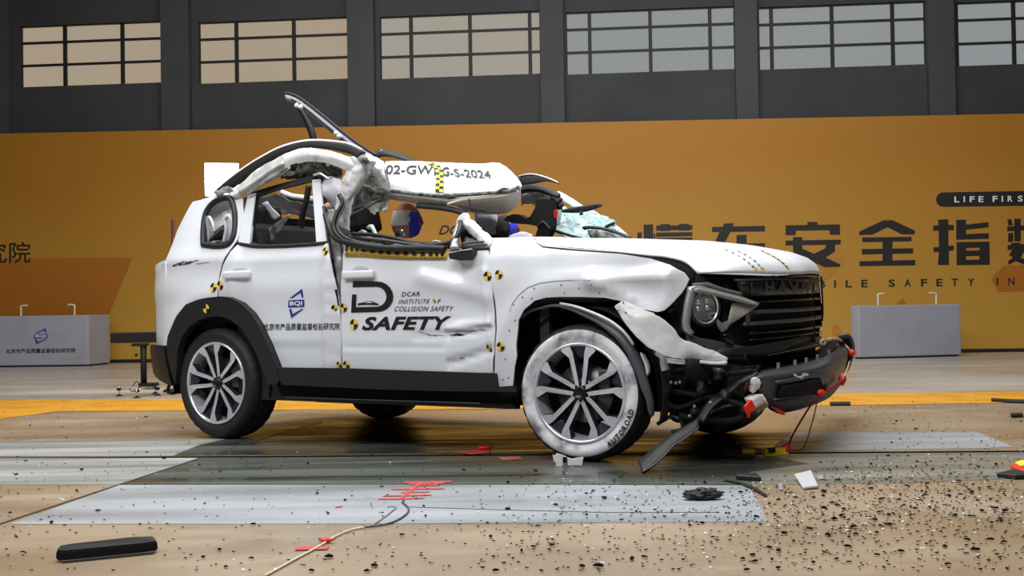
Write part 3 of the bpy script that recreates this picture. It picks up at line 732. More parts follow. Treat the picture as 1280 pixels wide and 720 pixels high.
# ---------------------------------------------------------------- wheels
def wheel_meshes():
    tread = 120
    prof = [(.258, .20), (.285, .215), (.325, .238), (.352, .232), (.368, .214), (.374, .19), (.374, .176), (.364, .174), (.364, .166), (.375, .164), (.376, .126), (.365, .124), (.365, .116), (.376, .114), (.375, .076), (.364, .074), (.364, .066), (.374, .064), (.374, .048), (.369, .030), (.360, .012), (.345, .0), (.338, -.006), (.322, -.012), (.305, -.010), (.290, -.002), (.276, .004), (.266, .012), (.262, .03)]
    def rm(i, j):
        if 4 <= j <= 5 or 18 <= j <= 20: return -.006 if i % 4 == 0 else 0
        if j in (9, 10, 13, 14): return -.005 if (i + (2 if j > 11 else 0)) % 4 == 0 else 0
        return 0
    v, f = lathe(prof, tread, rm); ty = mesh('tyre', v, f)
    v, f = lathe([(.274, .006), (.275, .000), (.271, -.006), (.262, -.006), (.256, .004), (.254, .02), (.245, .05), (.238, .10), (.24, .19), (.258, .21)], 64); rim = mesh('rim', v, f)
    v, f = lathe([(.03, .085), (.165, .085), (.165, .105), (.03, .105)], 40); disc = mesh('brake_disc', v, f)
    v, f = lathe([(.0, .006), (.026, .006), (.027, .003), (.033, .003), (.037, .010), (.038, .06)], 28); cap = mesh('hub_cap', v, f)
    v, f = lathe([(.0, .024), (.011, .024), (.012, .03), (.012, .06)], 8); nut = mesh('lug_nut', v, f)
    v, f = lathe([(.0, .05), (.075, .045), (.085, .06), (.085, .09)], 24); hub = mesh('hub', v, f)
    # one spoke: machined face (slot 0) and dark sides (slot 1)
    def prism(pts, front, depth):
        n = len(pts); vs = []; fs = [tuple(range(n))]
        cx = sum(p[0] for p in pts) / n; cy = sum(p[1] for p in pts) / n
        for u, v_ in pts: vs.append((v_, front(math.hypot(u, v_)), u))
        for u, v_ in pts: vs.append((cy + (v_ - cy) * 1.16, front(math.hypot(u, v_)) + depth, u))
        for i in range(n): fs.append((i, i + n, (i + 1) % n + n, (i + 1) % n))
        return vs, fs
    fr = lambda r: .022 - .024 * (r / .262) ** 2
    sp = [(.036, .006), (.042, .030), (.10, .042), (.190, .058), (.230, .104), (.248, .090), (.258, .050), (.224, .036), (.115, .019)]
    def spoke(sgn):
        v, f = prism([(u, t * sgn) for u, t in sp], fr, .05)
        me = mesh('spoke', v, f); me.materials.append(MATS['silver']); me.materials.append(MATS['spoke_dark'])
        for p in me.polygons: p.material_index = 0 if p.index == 0 else 1
        bm = bmesh.new(); bm.from_mesh(me); bmesh.ops.recalc_face_normals(bm, faces=bm.faces); bm.to_mesh(me); bm.free(); return me
    v, f = prism([(.205, .034), (.258, .048), (.260, .025), (.262, 0), (.260, -.025), (.258, -.048), (.205, -.034), (.19, 0)], lambda r: .012 if r > .24 else .034, .03)
    web = mesh('spoke_web', v, f); web.materials.append(MATS['spoke_dark'])
    return ty, rim, disc, cap, nut, hub, spoke(1), spoke(-1), web
TY, RIM, DISC, CAP, NUT, HUB, SPA, SPB, WEB = wheel_meshes()
def set_m(me, m):
    if not me.materials: me.materials.append(MATS[m])
for me, m in ((TY, 'tyre'), (RIM, 'silver'), (DISC, 'steel_disc'), (CAP, 'black_gloss'), (NUT, 'rim_dark'), (HUB, 'spoke_dark')): set_m(me, m)
for me in (TY, RIM, DISC, CAP, NUT, HUB):
    for p in me.polygons: p.use_smooth = True
CALI = None
def wheel(cx, side, rot, steer=0.0, dusted=False, label=None):
    wl = empty('wheel', car, at=(cx, side * .94, .375))
    wl.rotation_euler = (0, 0, steer + (pi if side > 0 else 0))
    if label: wl['label'] = label
    def add(name, me, a=0.0, at=(0, 0, 0)):
        o = bpy.data.objects.new(name, me); COL.objects.link(o); o.parent = wl
        o.rotation_euler = (0, a, 0); o.location = at; return o
    me = TY
    if dusted:
        me = TY.copy(); me.materials.append(MATS['tyre_dusted'])
        for p in me.polygons:
            c_ = p.center; r_ = math.hypot(c_.x, c_.z)
            if c_.y < .011 and .262 < r_ < .350: p.material_index = 1
    add('tyre', me); add('rim', RIM); add('brake_disc', DISC); add('hub', HUB); add('hub_cap', CAP)
    for k in range(5):
        a = rot + 2 * pi * k / 5
        add('spoke', SPA, a); add('spoke', SPB, a); add('spoke_web', WEB, a)
        b_ = a + pi / 5; add('lug_nut', NUT, 0, (.057 * math.sin(a), 0, .057 * math.cos(a)))
    bm = bmesh.new(); bmbox(bm, (.13, .07, .05), (.07, .05, .16), bev=.015)
    frombm('brake_caliper', bm, 'grey_trim', wl)
    v, f = lathe([(.0, .12), (.25, .12)], 32)
    link('brake_shield', mesh('brake_shield', v, f), 'black_matte', wl)
    return wl
fw = wheel(0, -1, 0.0, math.radians(6), True, 'front wheel with a white dusted tyre sidewall')
wheel(-2.81, -1, math.radians(-13))
wheel(0, 1, .3, math.radians(6)); wheel(-2.81, 1, .5)
# raised lettering on the dusted tyre
tyl = []
for k, ch in enumerate('AUTOROAD'):
    a = math.radians(146 - k * 5.6)      # clockwise from the top seen from outside
    V, F = textgeo(ch, .03); vs = []
    for v in V:
        rr = .345 - .030 * v.y * 1.0 - .008; aa = a + (v.x - .5) * -.085
        vs.append((rr * math.sin(aa), -.0135 + .0025 * (abs(rr - .322) / .03), rr * math.cos(aa)))
    tyl.append((vs, F))
vs = []; fs = []
for v_, f_ in tyl:
    b_ = len(vs); vs += v_; fs += [tuple(b_ + i for i in f) for f in f_]
link('sidewall_lettering', mesh('sidewall_lettering', vs, fs), 'tyre', fw)

# ---------------------------------------------------------------- hood and front end
def hood_edge(x):
    T = [(-.38, 1.246), (-.31, 1.194), (-.06, 1.163), (.19, 1.139), (.37, 1.116), (.45, 1.108), (.55, 1.086), (.605, 1.062), (.65, 1.012), (1.2, .99)]
    for (x0, z0), (x1, z1) in zip(T, T[1:]):
        if x <= x1: return z0 + (z1 - z0) * max(0, (x - x0)) / (x1 - x0)
    return .99
def hood_mid(x):
    T = [(-.40, 1.262), (-.1, 1.252), (.3, 1.226), (.55, 1.192), (.77, 1.146), (.86, 1.114), (.91, 1.08), (.935, 1.045), (.945, 1.012)]
    for (x0, z0), (x1, z1) in zip(T, T[1:]):
        if x <= x1: return z0 + (z1 - z0) * max(0, (x - x0)) / (x1 - x0)
    return 1.012
def hood_front(y):
    T = [(-.80, .655), (-.72, .745), (-.5, .835), (-.25, .91), (0, .945), (.35, .905), (.6, .82), (.80, .66)]
    for (y0, x0), (y1, x1) in zip(T, T[1:]):
        if y <= y1: return x0 + (x1 - x0) * (y - y0) / (y1 - y0)
    return .66
rows = []
for i in range(33):
    y = -.80 + 1.6 * i / 32; row = []
    xf = hood_front(y); xr = -.385
    for j in range(40):
        t = j / 39; t = 1 - (1 - t) ** 1.5; x = xr + (xf - xr) * t
        s_ = 1 - min(1, abs(y) / .8) ** 3.2
        xm = x * .945 / xf if x > 0 else x   # stretch the mid profile so the nose always rolls over at the lip
        ze = hood_edge(x if y < 0 else x * .655 / max(.655, xf) if x > 0 else x); zm = hood_mid(xm)
        z = ze + (zm - ze) * s_
        z += .006 * math.sin(y * 7) * t
        row.append(Vector((x, y, z)))
    rows.append(row)
vs = [v for r_ in rows for v in r_]; fs = [(i * 40 + j, i * 40 + j + 1, (i + 1) * 40 + j + 1, (i + 1) * 40 + j) for i in range(32) for j in range(39)]
me = mesh('hood', vs, fs)
bm = bmesh.new(); bm.from_mesh(me); bmesh.ops.recalc_face_normals(bm, faces=bm.faces)
if sum(f.normal.z for f in bm.faces) < 0: bmesh.ops.reverse_faces(bm, faces=bm.faces)
bm.to_mesh(me); bm.free()
hood = link('hood', me, 'white_paint', car, True)
sm = hood.modifiers.new('thickness', 'SOLIDIFY'); sm.thickness = .012; sm.offset = -1
s_h = onmesh(tree(hood))
def tickline(p0, p1, n, wd, cols, bow=0.0):
    A = {c_: [] for c_ in cols}
    for k in range(n):
        c_ = cols[k % len(cols)]
        if c_ is None: continue
        def at(t, s):
            x = p0[0] + (p1[0] - p0[0]) * t + bow * math.sin(pi * t); y = p0[1] + (p1[1] - p0[1]) * t - bow * .4 * math.sin(pi * t); return (x + s, y)
        A[c_].append([at(k / n, -wd / 2), at(k / n, wd / 2), at((k + 1) / n, wd / 2), at((k + 1) / n, -wd / 2)])
    return A
for p0, p1, n, wd, cs, bw in (((906, 312), (944.5, 337), 12, 2.0, ('decal_grey', None, 'decal_black', None), 3), ((922, 314), (953, 337), 11, 2.0, ('decal_grey', None, 'decal_black', None), 3), ((951, 313.5), (986.5, 337), 12, 1.8, ('decal_black', 'ruler_yellow'), 3)):
    for c_, pg in tickline(p0, p1, n, wd, cs, bw).items():
        if c_ and pg: decal_poly('hood_mark', pg, s_h, c_, hood, .003)
decal_poly('hood_mark', [[(942.5, 336.5), (946, 336), (946, 340.5), (942.5, 341)], [(951, 336), (955, 335.5), (955, 340), (951, 340.5)]], s_h, 'ruler_yellow', hood, .004)
# dark channel under the hood edge and inner wing
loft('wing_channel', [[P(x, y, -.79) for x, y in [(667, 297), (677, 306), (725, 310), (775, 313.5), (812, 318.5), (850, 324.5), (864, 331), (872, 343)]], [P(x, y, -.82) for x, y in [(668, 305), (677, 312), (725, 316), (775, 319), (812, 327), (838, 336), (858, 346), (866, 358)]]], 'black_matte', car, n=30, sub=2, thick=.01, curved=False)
XG = lambda y: .885 - .26 * (y - .02) ** 2      # grille face
def gpt(x, y, back=0.0): return PF(x, y, lambda yy: XG(yy) - back)
def dpx(pts, n=9): return [(v.x, v.y) for v in resample([Vector((a, b, 0)) for a, b in pts], n)]
# grille
grille = loft('grille', [[gpt(x, y, .05) for x, y in dpx([(905, 349), (940, 347), (985, 345.5), (1023, 345)], 14)], [gpt(x, y, .05) for x, y in dpx([(905, 400), (940, 400), (985, 396), (1025, 392)], 14)], [gpt(x, y, .05) for x, y in dpx([(898, 447), (935, 447), (985, 441), (1024, 431)], 14)]], 'black_matte', car, n=20, sub=6, thick=.03)
gl = lambda name, top, bot, m, back=0.0, parent=None: loft(name, [[gpt(*p, back) for p in dpx(top)], [gpt(*p, back) for p in dpx(bot)]], m, parent or grille, n=14, sub=2, thick=.02, curved=False)
bar = gl('name_bar', [(921, 352), (960, 349.5), (1000, 348), (1024, 347.5)], [(930, 370), (960, 369), (1000, 367.5), (1024.5, 366)], 'black_gloss', 0)
gl('name_bar_top', [(920, 349.5), (960, 347.5), (1000, 346), (1023, 345.5)], [(921, 352), (960, 349.7), (1000, 348.2), (1024, 347.7)], 'grey_trim', -.004)
s_b = lambda x, y: (gpt(x, y), Vector((.9, -.3, 0)).normalized())
def ltr(ch, x0, x1): return (ch, (x0, 367.2 - (x0 - 955) * .02), (x1, 367.2 - (x1 - 955) * .02), (x0, 351.3 - (x0 - 955) * .025), .02)
decal_text('badge_lettering', [ltr('H', 956, 966), ltr('A', 971, 983), ltr('V', 985, 998), ltr('A', 999, 1010), ltr('L', 1013, 1020)], s_b, 'grey_trim', bar, .006)
decal_poly('badge_lettering', [[(925, 354), (927, 353.8), (927.5, 367.5), (925.6, 367.6)], [(937.5, 353), (939.5, 353), (939.8, 366.5), (937.8, 366.6)]], s_b, 'grey_trim', bar, .006)
gl('slat', [(938, 376.5), (985, 374), (1025, 371.5)], [(938, 379), (985, 376.5), (1025.5, 374)], 'black_gloss', .015)
gl('slat', [(936, 388.5), (960, 387), (1000, 385), (1026, 382.5)], [(935, 393), (960, 391.5), (1000, 389.5), (1026.5, 387)], 'grey_trim', -.006)
gl('slat', [(932, 403), (960, 401), (1000, 398), (1026.5, 394)], [(931, 407.5), (960, 405.5), (1000, 402.5), (1027, 398.5)], 'grey_trim', -.006)
gl('slat', [(938, 415.5), (985, 412), (1026, 407)], [(938, 418), (985, 414.5), (1026, 409.5)], 'black_gloss', .015)
gl('slat', [(938, 424), (985, 420), (1026, 414)], [(938, 426), (985, 422), (1026, 416)], 'black_gloss', .015)
gl('lower_frame', [(898, 436), (935, 434), (985, 427), (1027, 420)], [(896, 446), (935, 446), (985, 440), (1026.5, 429)], 'black_trim', -.01)
for k in range(9):
    x = 962 + k * 7.2; y0 = 443.5 - k * 1.55
    gl('frame_clip', [(x, y0), (x + 5, y0 - 1)], [(x, y0 + 1.6), (x + 5, y0 + .6)], 'grey_trim', -.012)
tube('grille_edge', [gpt(x, y, -.005) for x, y in [(1024, 347), (1026.5, 380), (1027.5, 405), (1026, 420), (1024.5, 428)]], .005, 'chrome', grille)
gl('slat_post', [(934, 389), (938, 389)], [(933.5, 407), (937.5, 407)], 'grey_trim', -.008)
box('radiator', (.74, .05, .72), (.05, 1.15, .5), 'black_matte', car)
# upper front cross member just under the lip
loft('hood_latch_beam', [[PF(x, y, lambda yy: XG(yy) - .06) for x, y in [(872, 343), (905, 345), (940, 346), (985, 344), (1020, 342)]], [PF(x, y, lambda yy: XG(yy) - .06) for x, y in [(868, 358), (905, 362), (940, 362), (985, 358), (1022, 352)]]], 'black_matte', car, n=14, sub=2, thick=.02)
# headlamp: C-shaped bezel, round lamp in a black ring, broken wing
HN, HC = (1, -.5, 0), 1.10
def hp(x, y, d=0.0): return PN(x, y, HN, HC - d * 1.118)
lampset = loft('headlamp_housing', [[hp(x, y, .09) for x, y in [(860, 352), (885, 360), (915, 368), (940, 376)]], [hp(x, y, .11) for x, y in [(853, 385), (885, 392), (912, 395), (925, 397)]], [hp(x, y, .09) for x, y in [(850, 418), (880, 428), (900, 432), (912, 428)]]], 'black_matte', car, n=14, sub=4, thick=.01)
def hband(name, a, b, m, d=0.0, th=.014, n=16):
    return loft(name, [[hp(*p, d) for p in a], [hp(*p, d) for p in b]], m, lampset, n=n, sub=2, thick=th, curved=False)
hband('bezel', [(864, 358.5), (873, 356.5), (900, 363.5), (930, 371.5), (949.5, 379)], [(868, 367.5), (874, 365.5), (900, 371), (930, 379), (948, 382.5)], 'bezel_silver', -.004, .03)
hband('bezel_light_strip', [(868, 361.5), (874, 359.5), (900, 365.5), (925, 371.5), (948, 380)], [(869, 365), (874, 363.3), (900, 369), (925, 375.5), (947, 382)], 'pale_plastic', -.012, .01)
hband('bezel', [(864, 358.5), (859.5, 380), (856.5, 400), (857, 413), (864, 420)], [(869.5, 366), (865, 384), (862.5, 402), (863, 410), (868, 416)], 'bezel_silver', -.004, .03)
hband('bezel_top', [(868, 354), (885, 352.5), (905, 360), (930, 366)], [(869, 358), (885, 359), (905, 364.5), (930, 371)], 'decal_grey', .03, .02)
cen = hp(879.5, 384.5, .02); nrm = Vector((1, -.5, 0)).normalized()
Rl = nrm.to_track_quat('Y', 'Z').to_matrix().to_4x4() @ Matrix.Rotation(pi, 4, 'Z')
def hlathe(name, prof, m, off=0.0, seg=36):
    v, f = lathe(prof, seg); M = Matrix.Translation(cen + nrm * off) @ Rl
    return link(name, mesh(name, [M @ Vector(p) for p in v], f), m, lampset, True)
hlathe('lamp_ring', [(.080, .03), (.080, -.012), (.088, -.022), (.100, -.018), (.104, .0), (.104, .04)], 'black_gloss')
hlathe('lamp_ring_trim', [(.0785, -.013), (.083, -.020), (.085, -.0195)], 'silver')
hlathe('lamp_reflector', [(.0, .03), (.03, .02), (.06, .012), (.080, .0)], 'lamp_inner')
hlathe('lamp_lens', [(.0, -.022), (.03, -.02), (.06, -.012), (.080, -.002)], 'lamp_glass')
for dx, dz in ((-.03, .03), (.02, .035), (-.03, -.005), (.022, 0)):
    p = cen + Vector((.5, 1, 0)).normalized() * dx * 1.2 + Vector((0, 0, dz)) - nrm * .006
    bm = bmesh.new(); bmesh.ops.create_uvsphere(bm, u_segments=12, v_segments=8, radius=.017); bmesh.ops.translate(bm, vec=p, verts=bm.verts)
    frombm('led_lens', bm, 'chrome', lampset, True)
hband('broken_wing', [(916, 378), (932, 380.5), (947, 383)], [(908, 413), (912, 406), (925, 398)], 'pale_plastic', .015, .01, 8)
hband('broken_lens', [(895, 397), (903, 404), (911, 400)], [(898, 409), (903, 415), (908, 412)], 'lamp_glass', .0, .008, 8)
hband('broken_lens', [(905, 418), (912, 416), (916, 422)], [(908, 428), (915, 432), (918, 432)], 'tint_glass', .0, .008, 8)
loft('lower_fascia', [[hp(x, y, .03) for x, y in [(858, 414), (870, 420), (890, 425), (912, 430), (930, 433)]], [hp(x, y, .01) for x, y in [(862, 430), (875, 438), (895, 443), (915, 445), (932, 446)]], [hp(x, y, .05) for x, y in [(868, 446), (880, 449), (900, 451), (920, 452), (936, 451)]]], 'bumper_grey', car, n=16, sub=4, thick=.012, amp=.008, sc=12)
loft('crash_beam', [[PF(x, y, lambda yy: .80 - .1 * yy * yy) for x, y in [(866, 448), (905, 453), (945, 452), (1000, 445)]], [PF(x, y, lambda yy: .80 - .1 * yy * yy) for x, y in [(868, 474), (905, 478), (945, 474), (1000, 462)]]], 'black_matte', car, n=12, sub=2, thick=.05)
# lower bumper
XB = lambda y: 1.0 - .13 * y * y - .10 * y ** 4
def bp_(x, y, back=0.0): return PF(x, y, lambda yy: XB(yy) - back)
bumper = loft('front_bumper', [
    [bp_(x, y, .08) for x, y in [(952, 464), (973, 460), (1008, 453), (1036, 443), (1046, 432), (1049, 421)]],
    [bp_(x, y, .005) for x, y in [(944, 470), (972, 467), (1010, 461), (1040, 451), (1058, 436), (1061, 420)]],
    [bp_(x, y, 0) for x, y in [(944, 478), (972, 476), (1010, 469), (1042, 460), (1060, 446), (1066, 434)]],
    [bp_(x, y, .01) for x, y in [(950, 490), (975, 490), (1012, 483), (1042, 474), (1056, 462), (1064, 446)]],
    [bp_(x, y, .03) for x, y in [(956, 502), (978, 501), (1012, 494), (1040, 485), (1053, 474), (1061, 456)]]], 'bumper_grey', car, n=36, sub=6, thick=.015)
loft('bumper_lip', [[bp_(x, y, .02) for x, y in [(956, 501), (978, 500), (1012, 493), (1040, 484), (1056, 468)]], [bp_(x, y, .05) for x, y in [(961, 511), (985, 511), (1015, 502), (1038, 493), (1053, 478)]], [bp_(x, y, .16) for x, y in [(972, 517), (992, 514), (1018, 506), (1038, 496), (1050, 482)]]], 'black_trim', bumper, n=20, sub=4, thick=.012)
loft('number_plate_holder', [[bp_(x, y, -.02) for x, y in [(972, 476), (1000, 471.5), (1031, 464)]], [bp_(x, y, -.02) for x, y in [(972, 480), (1000, 475.5), (1032, 468)]]], 'grey_trim', bumper, n=8, sub=2, thick=.03)
loft('lower_intake', [[bp_(x, y, .0) for x, y in [(974, 481), (1000, 477), (1030, 469)]], [bp_(x, y, .012) for x, y in [(969, 497), (1000, 494), (1028, 487)]]], 'black_matte', bumper, n=8, sub=2, thick=.02, off=1)
for k in range(9):
    x = 975 + k * 6
    loft('intake_fin', [[bp_(x + 4, 482.5 - k * 1.5, -.012), bp_(x + 6, 482 - k * 1.5, -.012)], [bp_(x - 1, 493.5 - k * 1.2, 0), bp_(x + 1, 493 - k * 1.2, 0)]], 'black_trim', bumper, n=3, sub=2, thick=.012, curved=False)
loft('trim_line', [[bp_(x, y, .0) for x, y in [(968, 499), (1000, 494.5), (1022, 489.5)]], [bp_(x, y, .0) for x, y in [(968, 500.3), (1000, 495.8), (1022, 490.6)]]], 'decal_grey', bumper, n=8, sub=1, thick=.005)
loft('bumper_tray', [[bp_(x, y, .08) for x, y in [(952, 465), (1008, 454), (1036, 444), (1048, 424)]], [bp_(x, y, .26) for x, y in [(945, 459), (990, 446), (1022, 437), (1030, 427)]]], 'black_matte', bumper, n=14, sub=2, thick=.01)
for x, y in ((973, 459.5), (994, 456), (1008, 453), (1022, 449), (1036, 442.5), (1043, 434)):
    p = bp_(x, y, .08); box('clip_tab', (p.x, p.y, p.z + .012), (.012, .018, .03), 'chip_grey', bumper)
decal_poly('paper_scrap', [[(992, 466.5), (995, 467.5), (997, 470), (1001, 470), (1004, 466), (1011, 467), (1010, 469.5), (1004, 471), (1003, 473.5), (998, 472), (992, 469.5)]], lambda x, y: (bp_(x, y, -.045), Vector((.9, -.4, .2)).normalized()), 'foam_white', bumper, 0)
# torn inside of the bumper corner, foam and red tape
loft('torn_corner', [[bp_(x, y, .02) for x, y in [(932, 480), (938, 473), (944, 470)]], [bp_(x, y, .06) for x, y in [(930, 488), (936, 486), (942, 482)]]], 'red_tape', bumper, n=8, sub=3, thick=.006, amp=.03, sc=20).data.materials[0] = MATS['stain_red']
loft('foam_block', [[bp_(x, y, -.02) for x, y in [(940, 474), (943, 471), (948, 474)]], [bp_(x, y, -.03) for x, y in [(942, 483), (946, 480), (950.5, 480)]], [bp_(x, y, -.02) for x, y in [(941, 492), (944, 490), (948, 486)]]], 'foam_white', bumper, n=8, sub=3, thick=.03, amp=.015, sc=25)
loft('foam_block', [[bp_(x, y, -.03) for x, y in [(940, 499), (946, 494), (953, 493)]], [bp_(x, y, -.03) for x, y in [(943, 512), (950, 507), (959, 503)]]], 'foam_white', bumper, n=8, sub=3, thick=.05, amp=.008, sc=25)
loft('foam_backing', [[bp_(x, y, -.02) for x, y in [(944, 512), (952, 508), (960, 503)]], [bp_(x, y, -.0) for x, y in [(946, 518), (953, 513), (961, 508)]]], 'cardboard', bumper, n=6, sub=2, thick=.03)
loft('red_tape_patch', [[bp_(x, y, -.075) for x, y in [(930, 507), (939, 500)]], [bp_(x, y, -.075) for x, y in [(933, 515), (944, 512)]], [bp_(x, y, -.07) for x, y in [(935, 523), (945, 524)]]], 'red_tape', bumper, n=8, sub=4, thick=.012, amp=.012, sc=20)
loft('red_tape_patch', [[bp_(x, y, .03) for x, y in [(964, 508), (972, 511), (980, 514)]], [bp_(x, y, .03) for x, y in [(970, 514), (976, 518), (981, 519)]]], 'red_tape', bumper, n=8, sub=3, thick=.01, amp=.012, sc=20)
def blob(name, p, r, m, parent, amp=.4, sq=(1, 1, 1), **kw):
    bm = bmesh.new(); bmesh.ops.create_icosphere(bm, subdivisions=2, radius=r)
    for v in bm.verts:
        v.co = Vector((v.co.x * sq[0], v.co.y * sq[1], v.co.z * sq[2])) * (1 + amp * mnoise.noise(v.co * (1.6 / r) + p * 7)) + p
    return frombm(name, bm, m, parent, True, **kw)
blob('red_tape_patch', bp_(1065, 441, -.02), .026, 'red_tape', bumper)
blob('red_tape_patch', bp_(1053, 474, -.01), .022, 'red_tape', bumper, sq=(1, 1, 1.6))
blob('red_tape_patch', bp_(1025, 491, -.01), .028, 'red_tape', bumper, sq=(1, 1.4, .8))
tube('bumper_cable', [bp_(x, y, b_) for x, y, b_ in [(1026, 429, .1), (1032, 425, .05), (1044, 423, .03), (1052, 426, .01), (1059, 434, -.01), (1065, 441, -.02)]], .0075, 'tan_wire', bumper)
tube('bumper_cable', [bp_(x, y, -.02) for x, y in [(1065, 441), (1062, 452), (1058, 464), (1053, 474)]], .006, 'tan_wire', bumper)
tube('bumper_cable', [bp_(x, y, -.015) for x, y in [(1053, 474), (1044, 482), (1034, 489), (1025, 491)]], .009, 'red_wire', bumper)
blob('cable_plug', bp_(1028, 428, .08), .02, 'foam_white', bumper)
# torn white bumper corner hanging beside the wheel
tbc = loft('torn_bumper_corner', [
    [P(x, y, yy) for x, y, yy in [(780, 375.5, -.965), (787, 379, -.97), (803, 387, -.98), (822, 396, -.985), (838, 407, -.98), (850, 423, -.96), (870, 430, -.93), (893, 439, -.89), (910, 447.5, -.85)]],
    [P(x, y, yy) for x, y, yy in [(774, 379, -.97), (782, 390, -.985), (800, 400, -1.0), (820, 413, -.985), (838, 424, -.97), (852, 434, -.955), (870, 440, -.935), (893, 446, -.895), (909, 451, -.855)]],
    [P(x, y, yy) for x, y, yy in [(768, 383.5, -.97), (777, 398, -.985), (787, 412, -1.0), (806, 432, -1.0), (820, 440, -.99), (832, 446, -.98), (860, 451, -.93), (890, 453, -.89), (908, 454, -.86)]]],
    'torn_paint', car, n=60, sub=10, thick=.01, amp=.012, sc=8, seed=2)
decal_poly('clip_hole', [[(x + 1.1 * math.cos(t), y + 1.2 * math.sin(t)) for t in [pi * k / 4 for k in range(8)]] for x, y in ((780.5, 379.5), (775, 388), (784, 392), (833, 446))], onmesh(tree(tbc)), 'black_matte', tbc, .012)
loft('torn_bumper_edge', [[P(x, y, -.96 + k * .02) for k, (x, y) in enumerate([(832, 447), (845, 449), (858, 450), (868, 451)])], [P(x, y, -.96 + k * .02) for k, (x, y) in enumerate([(834, 454), (848, 455), (860, 455.3), (867, 455)])]], 'torn_white', car, n=10, sub=2, thick=.01, amp=.004)
loft('torn_bumper_edge', [[P(x, y, -.93 + k * .02) for k, (x, y) in enumerate([(872, 450), (885, 451), (900, 452), (909, 452)])], [P(x, y, -.93 + k * .02) for k, (x, y) in enumerate([(873, 454.5), (886, 455), (900, 456), (908, 456)])]], 'torn_white', car, n=10, sub=2, thick=.01, amp=.004)
loft('fender_flap', [[P(x, y, -.955) for x, y in [(786, 383), (800, 388), (817, 391)]], [P(x, y, -.94) for x, y in [(800, 391), (812, 397), (820, 400)]]], 'torn_white', car, n=8, sub=2, amp=.006)
# wheel-arch liner edge, torn
loft('arch_liner', [
    [P(x, y, -.90) for x, y in [(652, 392), (662, 385), (678, 380), (695, 378), (715, 382), (738, 390), (760, 400), (778, 413), (792, 431), (802, 452), (810, 475), (816, 497), (818, 518)]],
    [P(x, y, -.93) for x, y in [(651, 397), (662, 389), (679, 384), (695, 382), (713, 387), (733, 397), (752, 408), (768, 421), (781, 438), (791, 458), (800, 480), (808, 500), (814, 522)]]], 'grey_trim', car, n=44, sub=3, thick=.012, amp=.006, sc=12).data.materials[0] = MATS['bumper_grey']
tube('arch_liner_edge', [P(x, y, -.935) for x, y in [(700, 379.5), (720, 383.5), (742, 391.5), (763, 401.5), (780, 415), (792, 431)]], .008, 'torn_white', car)
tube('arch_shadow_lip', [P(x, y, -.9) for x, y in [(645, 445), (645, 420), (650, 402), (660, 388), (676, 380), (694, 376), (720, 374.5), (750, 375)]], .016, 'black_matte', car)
loft('wing_brace', [[P(x, y, -.9) for x, y in [(800, 440), (806, 455), (809, 470)]], [P(x, y, -.88) for x, y in [(807, 443), (812, 456), (813, 466)]]], 'foam_white', car, n=8, sub=2, amp=.01)
tube('washer_hose', [P(x, y, -.86) for x, y in [(822, 440), (829, 446), (830, 455), (832, 463)]], .022, 'torn_white', car)
loft('splash_shield', [[P(x, y, -.86) for x, y in [(803, 436), (816, 445), (822, 470), (825, 500), (823, 530)]], [P(x, y, -.80) for x, y in [(825, 440), (840, 455), (842, 480), (838, 505), (832, 528)]]], 'black_trim', car, n=20, sub=3, amp=.03, sc=10)
# mangled structure behind the torn corner
loft('crushed_inner_wing', [
    LV_([(838, 384, -.70), (850, 372, -.70), (862, 362, -.68)]), LV_([(836, 410, -.72), (852, 408, -.72), (868, 412, -.68)]),
    LV_([(828, 440, -.70), (850, 440, -.72), (880, 442, -.66)])], 'black_matte', car, n=20, sub=8, amp=.05, sc=10)
loft('crushed_inner_wing', [
    LV_([(822, 446, -.68), (850, 450, -.70), (890, 454, -.68), (950, 458, -.6)]), LV_([(826, 475, -.72), (855, 478, -.74), (900, 480, -.70), (952, 478, -.62)]),
    LV_([(828, 500, -.70), (858, 504, -.72), (905, 508, -.70), (948, 500, -.64)]), LV_([(836, 522, -.66), (870, 528, -.68), (912, 530, -.66), (946, 520, -.62)])], 'black_matte', car, n=44, sub=8, amp=.07, sc=9, seed=3)
for k, (pp, r_, m_) in enumerate([([(845, 398), (850, 415), (866, 430), (880, 437)], .02, 'black_matte'), ([(842, 375), (850, 390), (852, 410)], .022, 'black_matte'), ([(838, 466), (860, 462), (900, 468), (940, 464)], .014, 'black_matte'),
        ([(840, 488), (870, 494), (905, 500), (930, 508)], .016, 'black_matte'), ([(850, 520), (875, 524), (910, 527), (945, 518)], .02, 'black_matte'), ([(830, 500), (845, 510), (865, 505), (885, 495)], .016, 'black_matte'),
        ([(880, 520), (905, 508), (925, 506)], .010, 'grey_trim'), ([(822, 530), (838, 521), (850, 525), (853, 536), (840, 540)], .011, 'black_gloss'), ([(868, 452), (867, 470), (880, 472), (882, 455)], .007, 'grey_trim'), ([(886, 455), (892, 470), (886, 478)], .012, 'grey_trim'), ([(856, 446), (858, 470), (852, 490)], .012, 'black_matte')]):
    tube('bent_strut', [P(x, y, -.80) for x, y in pp], r_, m_, car)
for x, y, s_, m_ in ((878, 486, .035, 'black_trim'), (905, 494, .03, 'black_trim'), (870, 512, .03, 'black_trim'), (842, 392, .03, 'black_matte'), (896, 468, .03, 'grey_trim'), (934, 512, .03, 'black_trim')):
    blob('crushed_bracket', P(x, y, -.80), s_, m_, car, 1.1)
for x, y in ((839, 478), (845, 479), (850, 478), (862, 520), (888, 503), (868, 508)): blob('bolt_head', P(x, y, -.84), .009, 'chip_grey', car, .2)

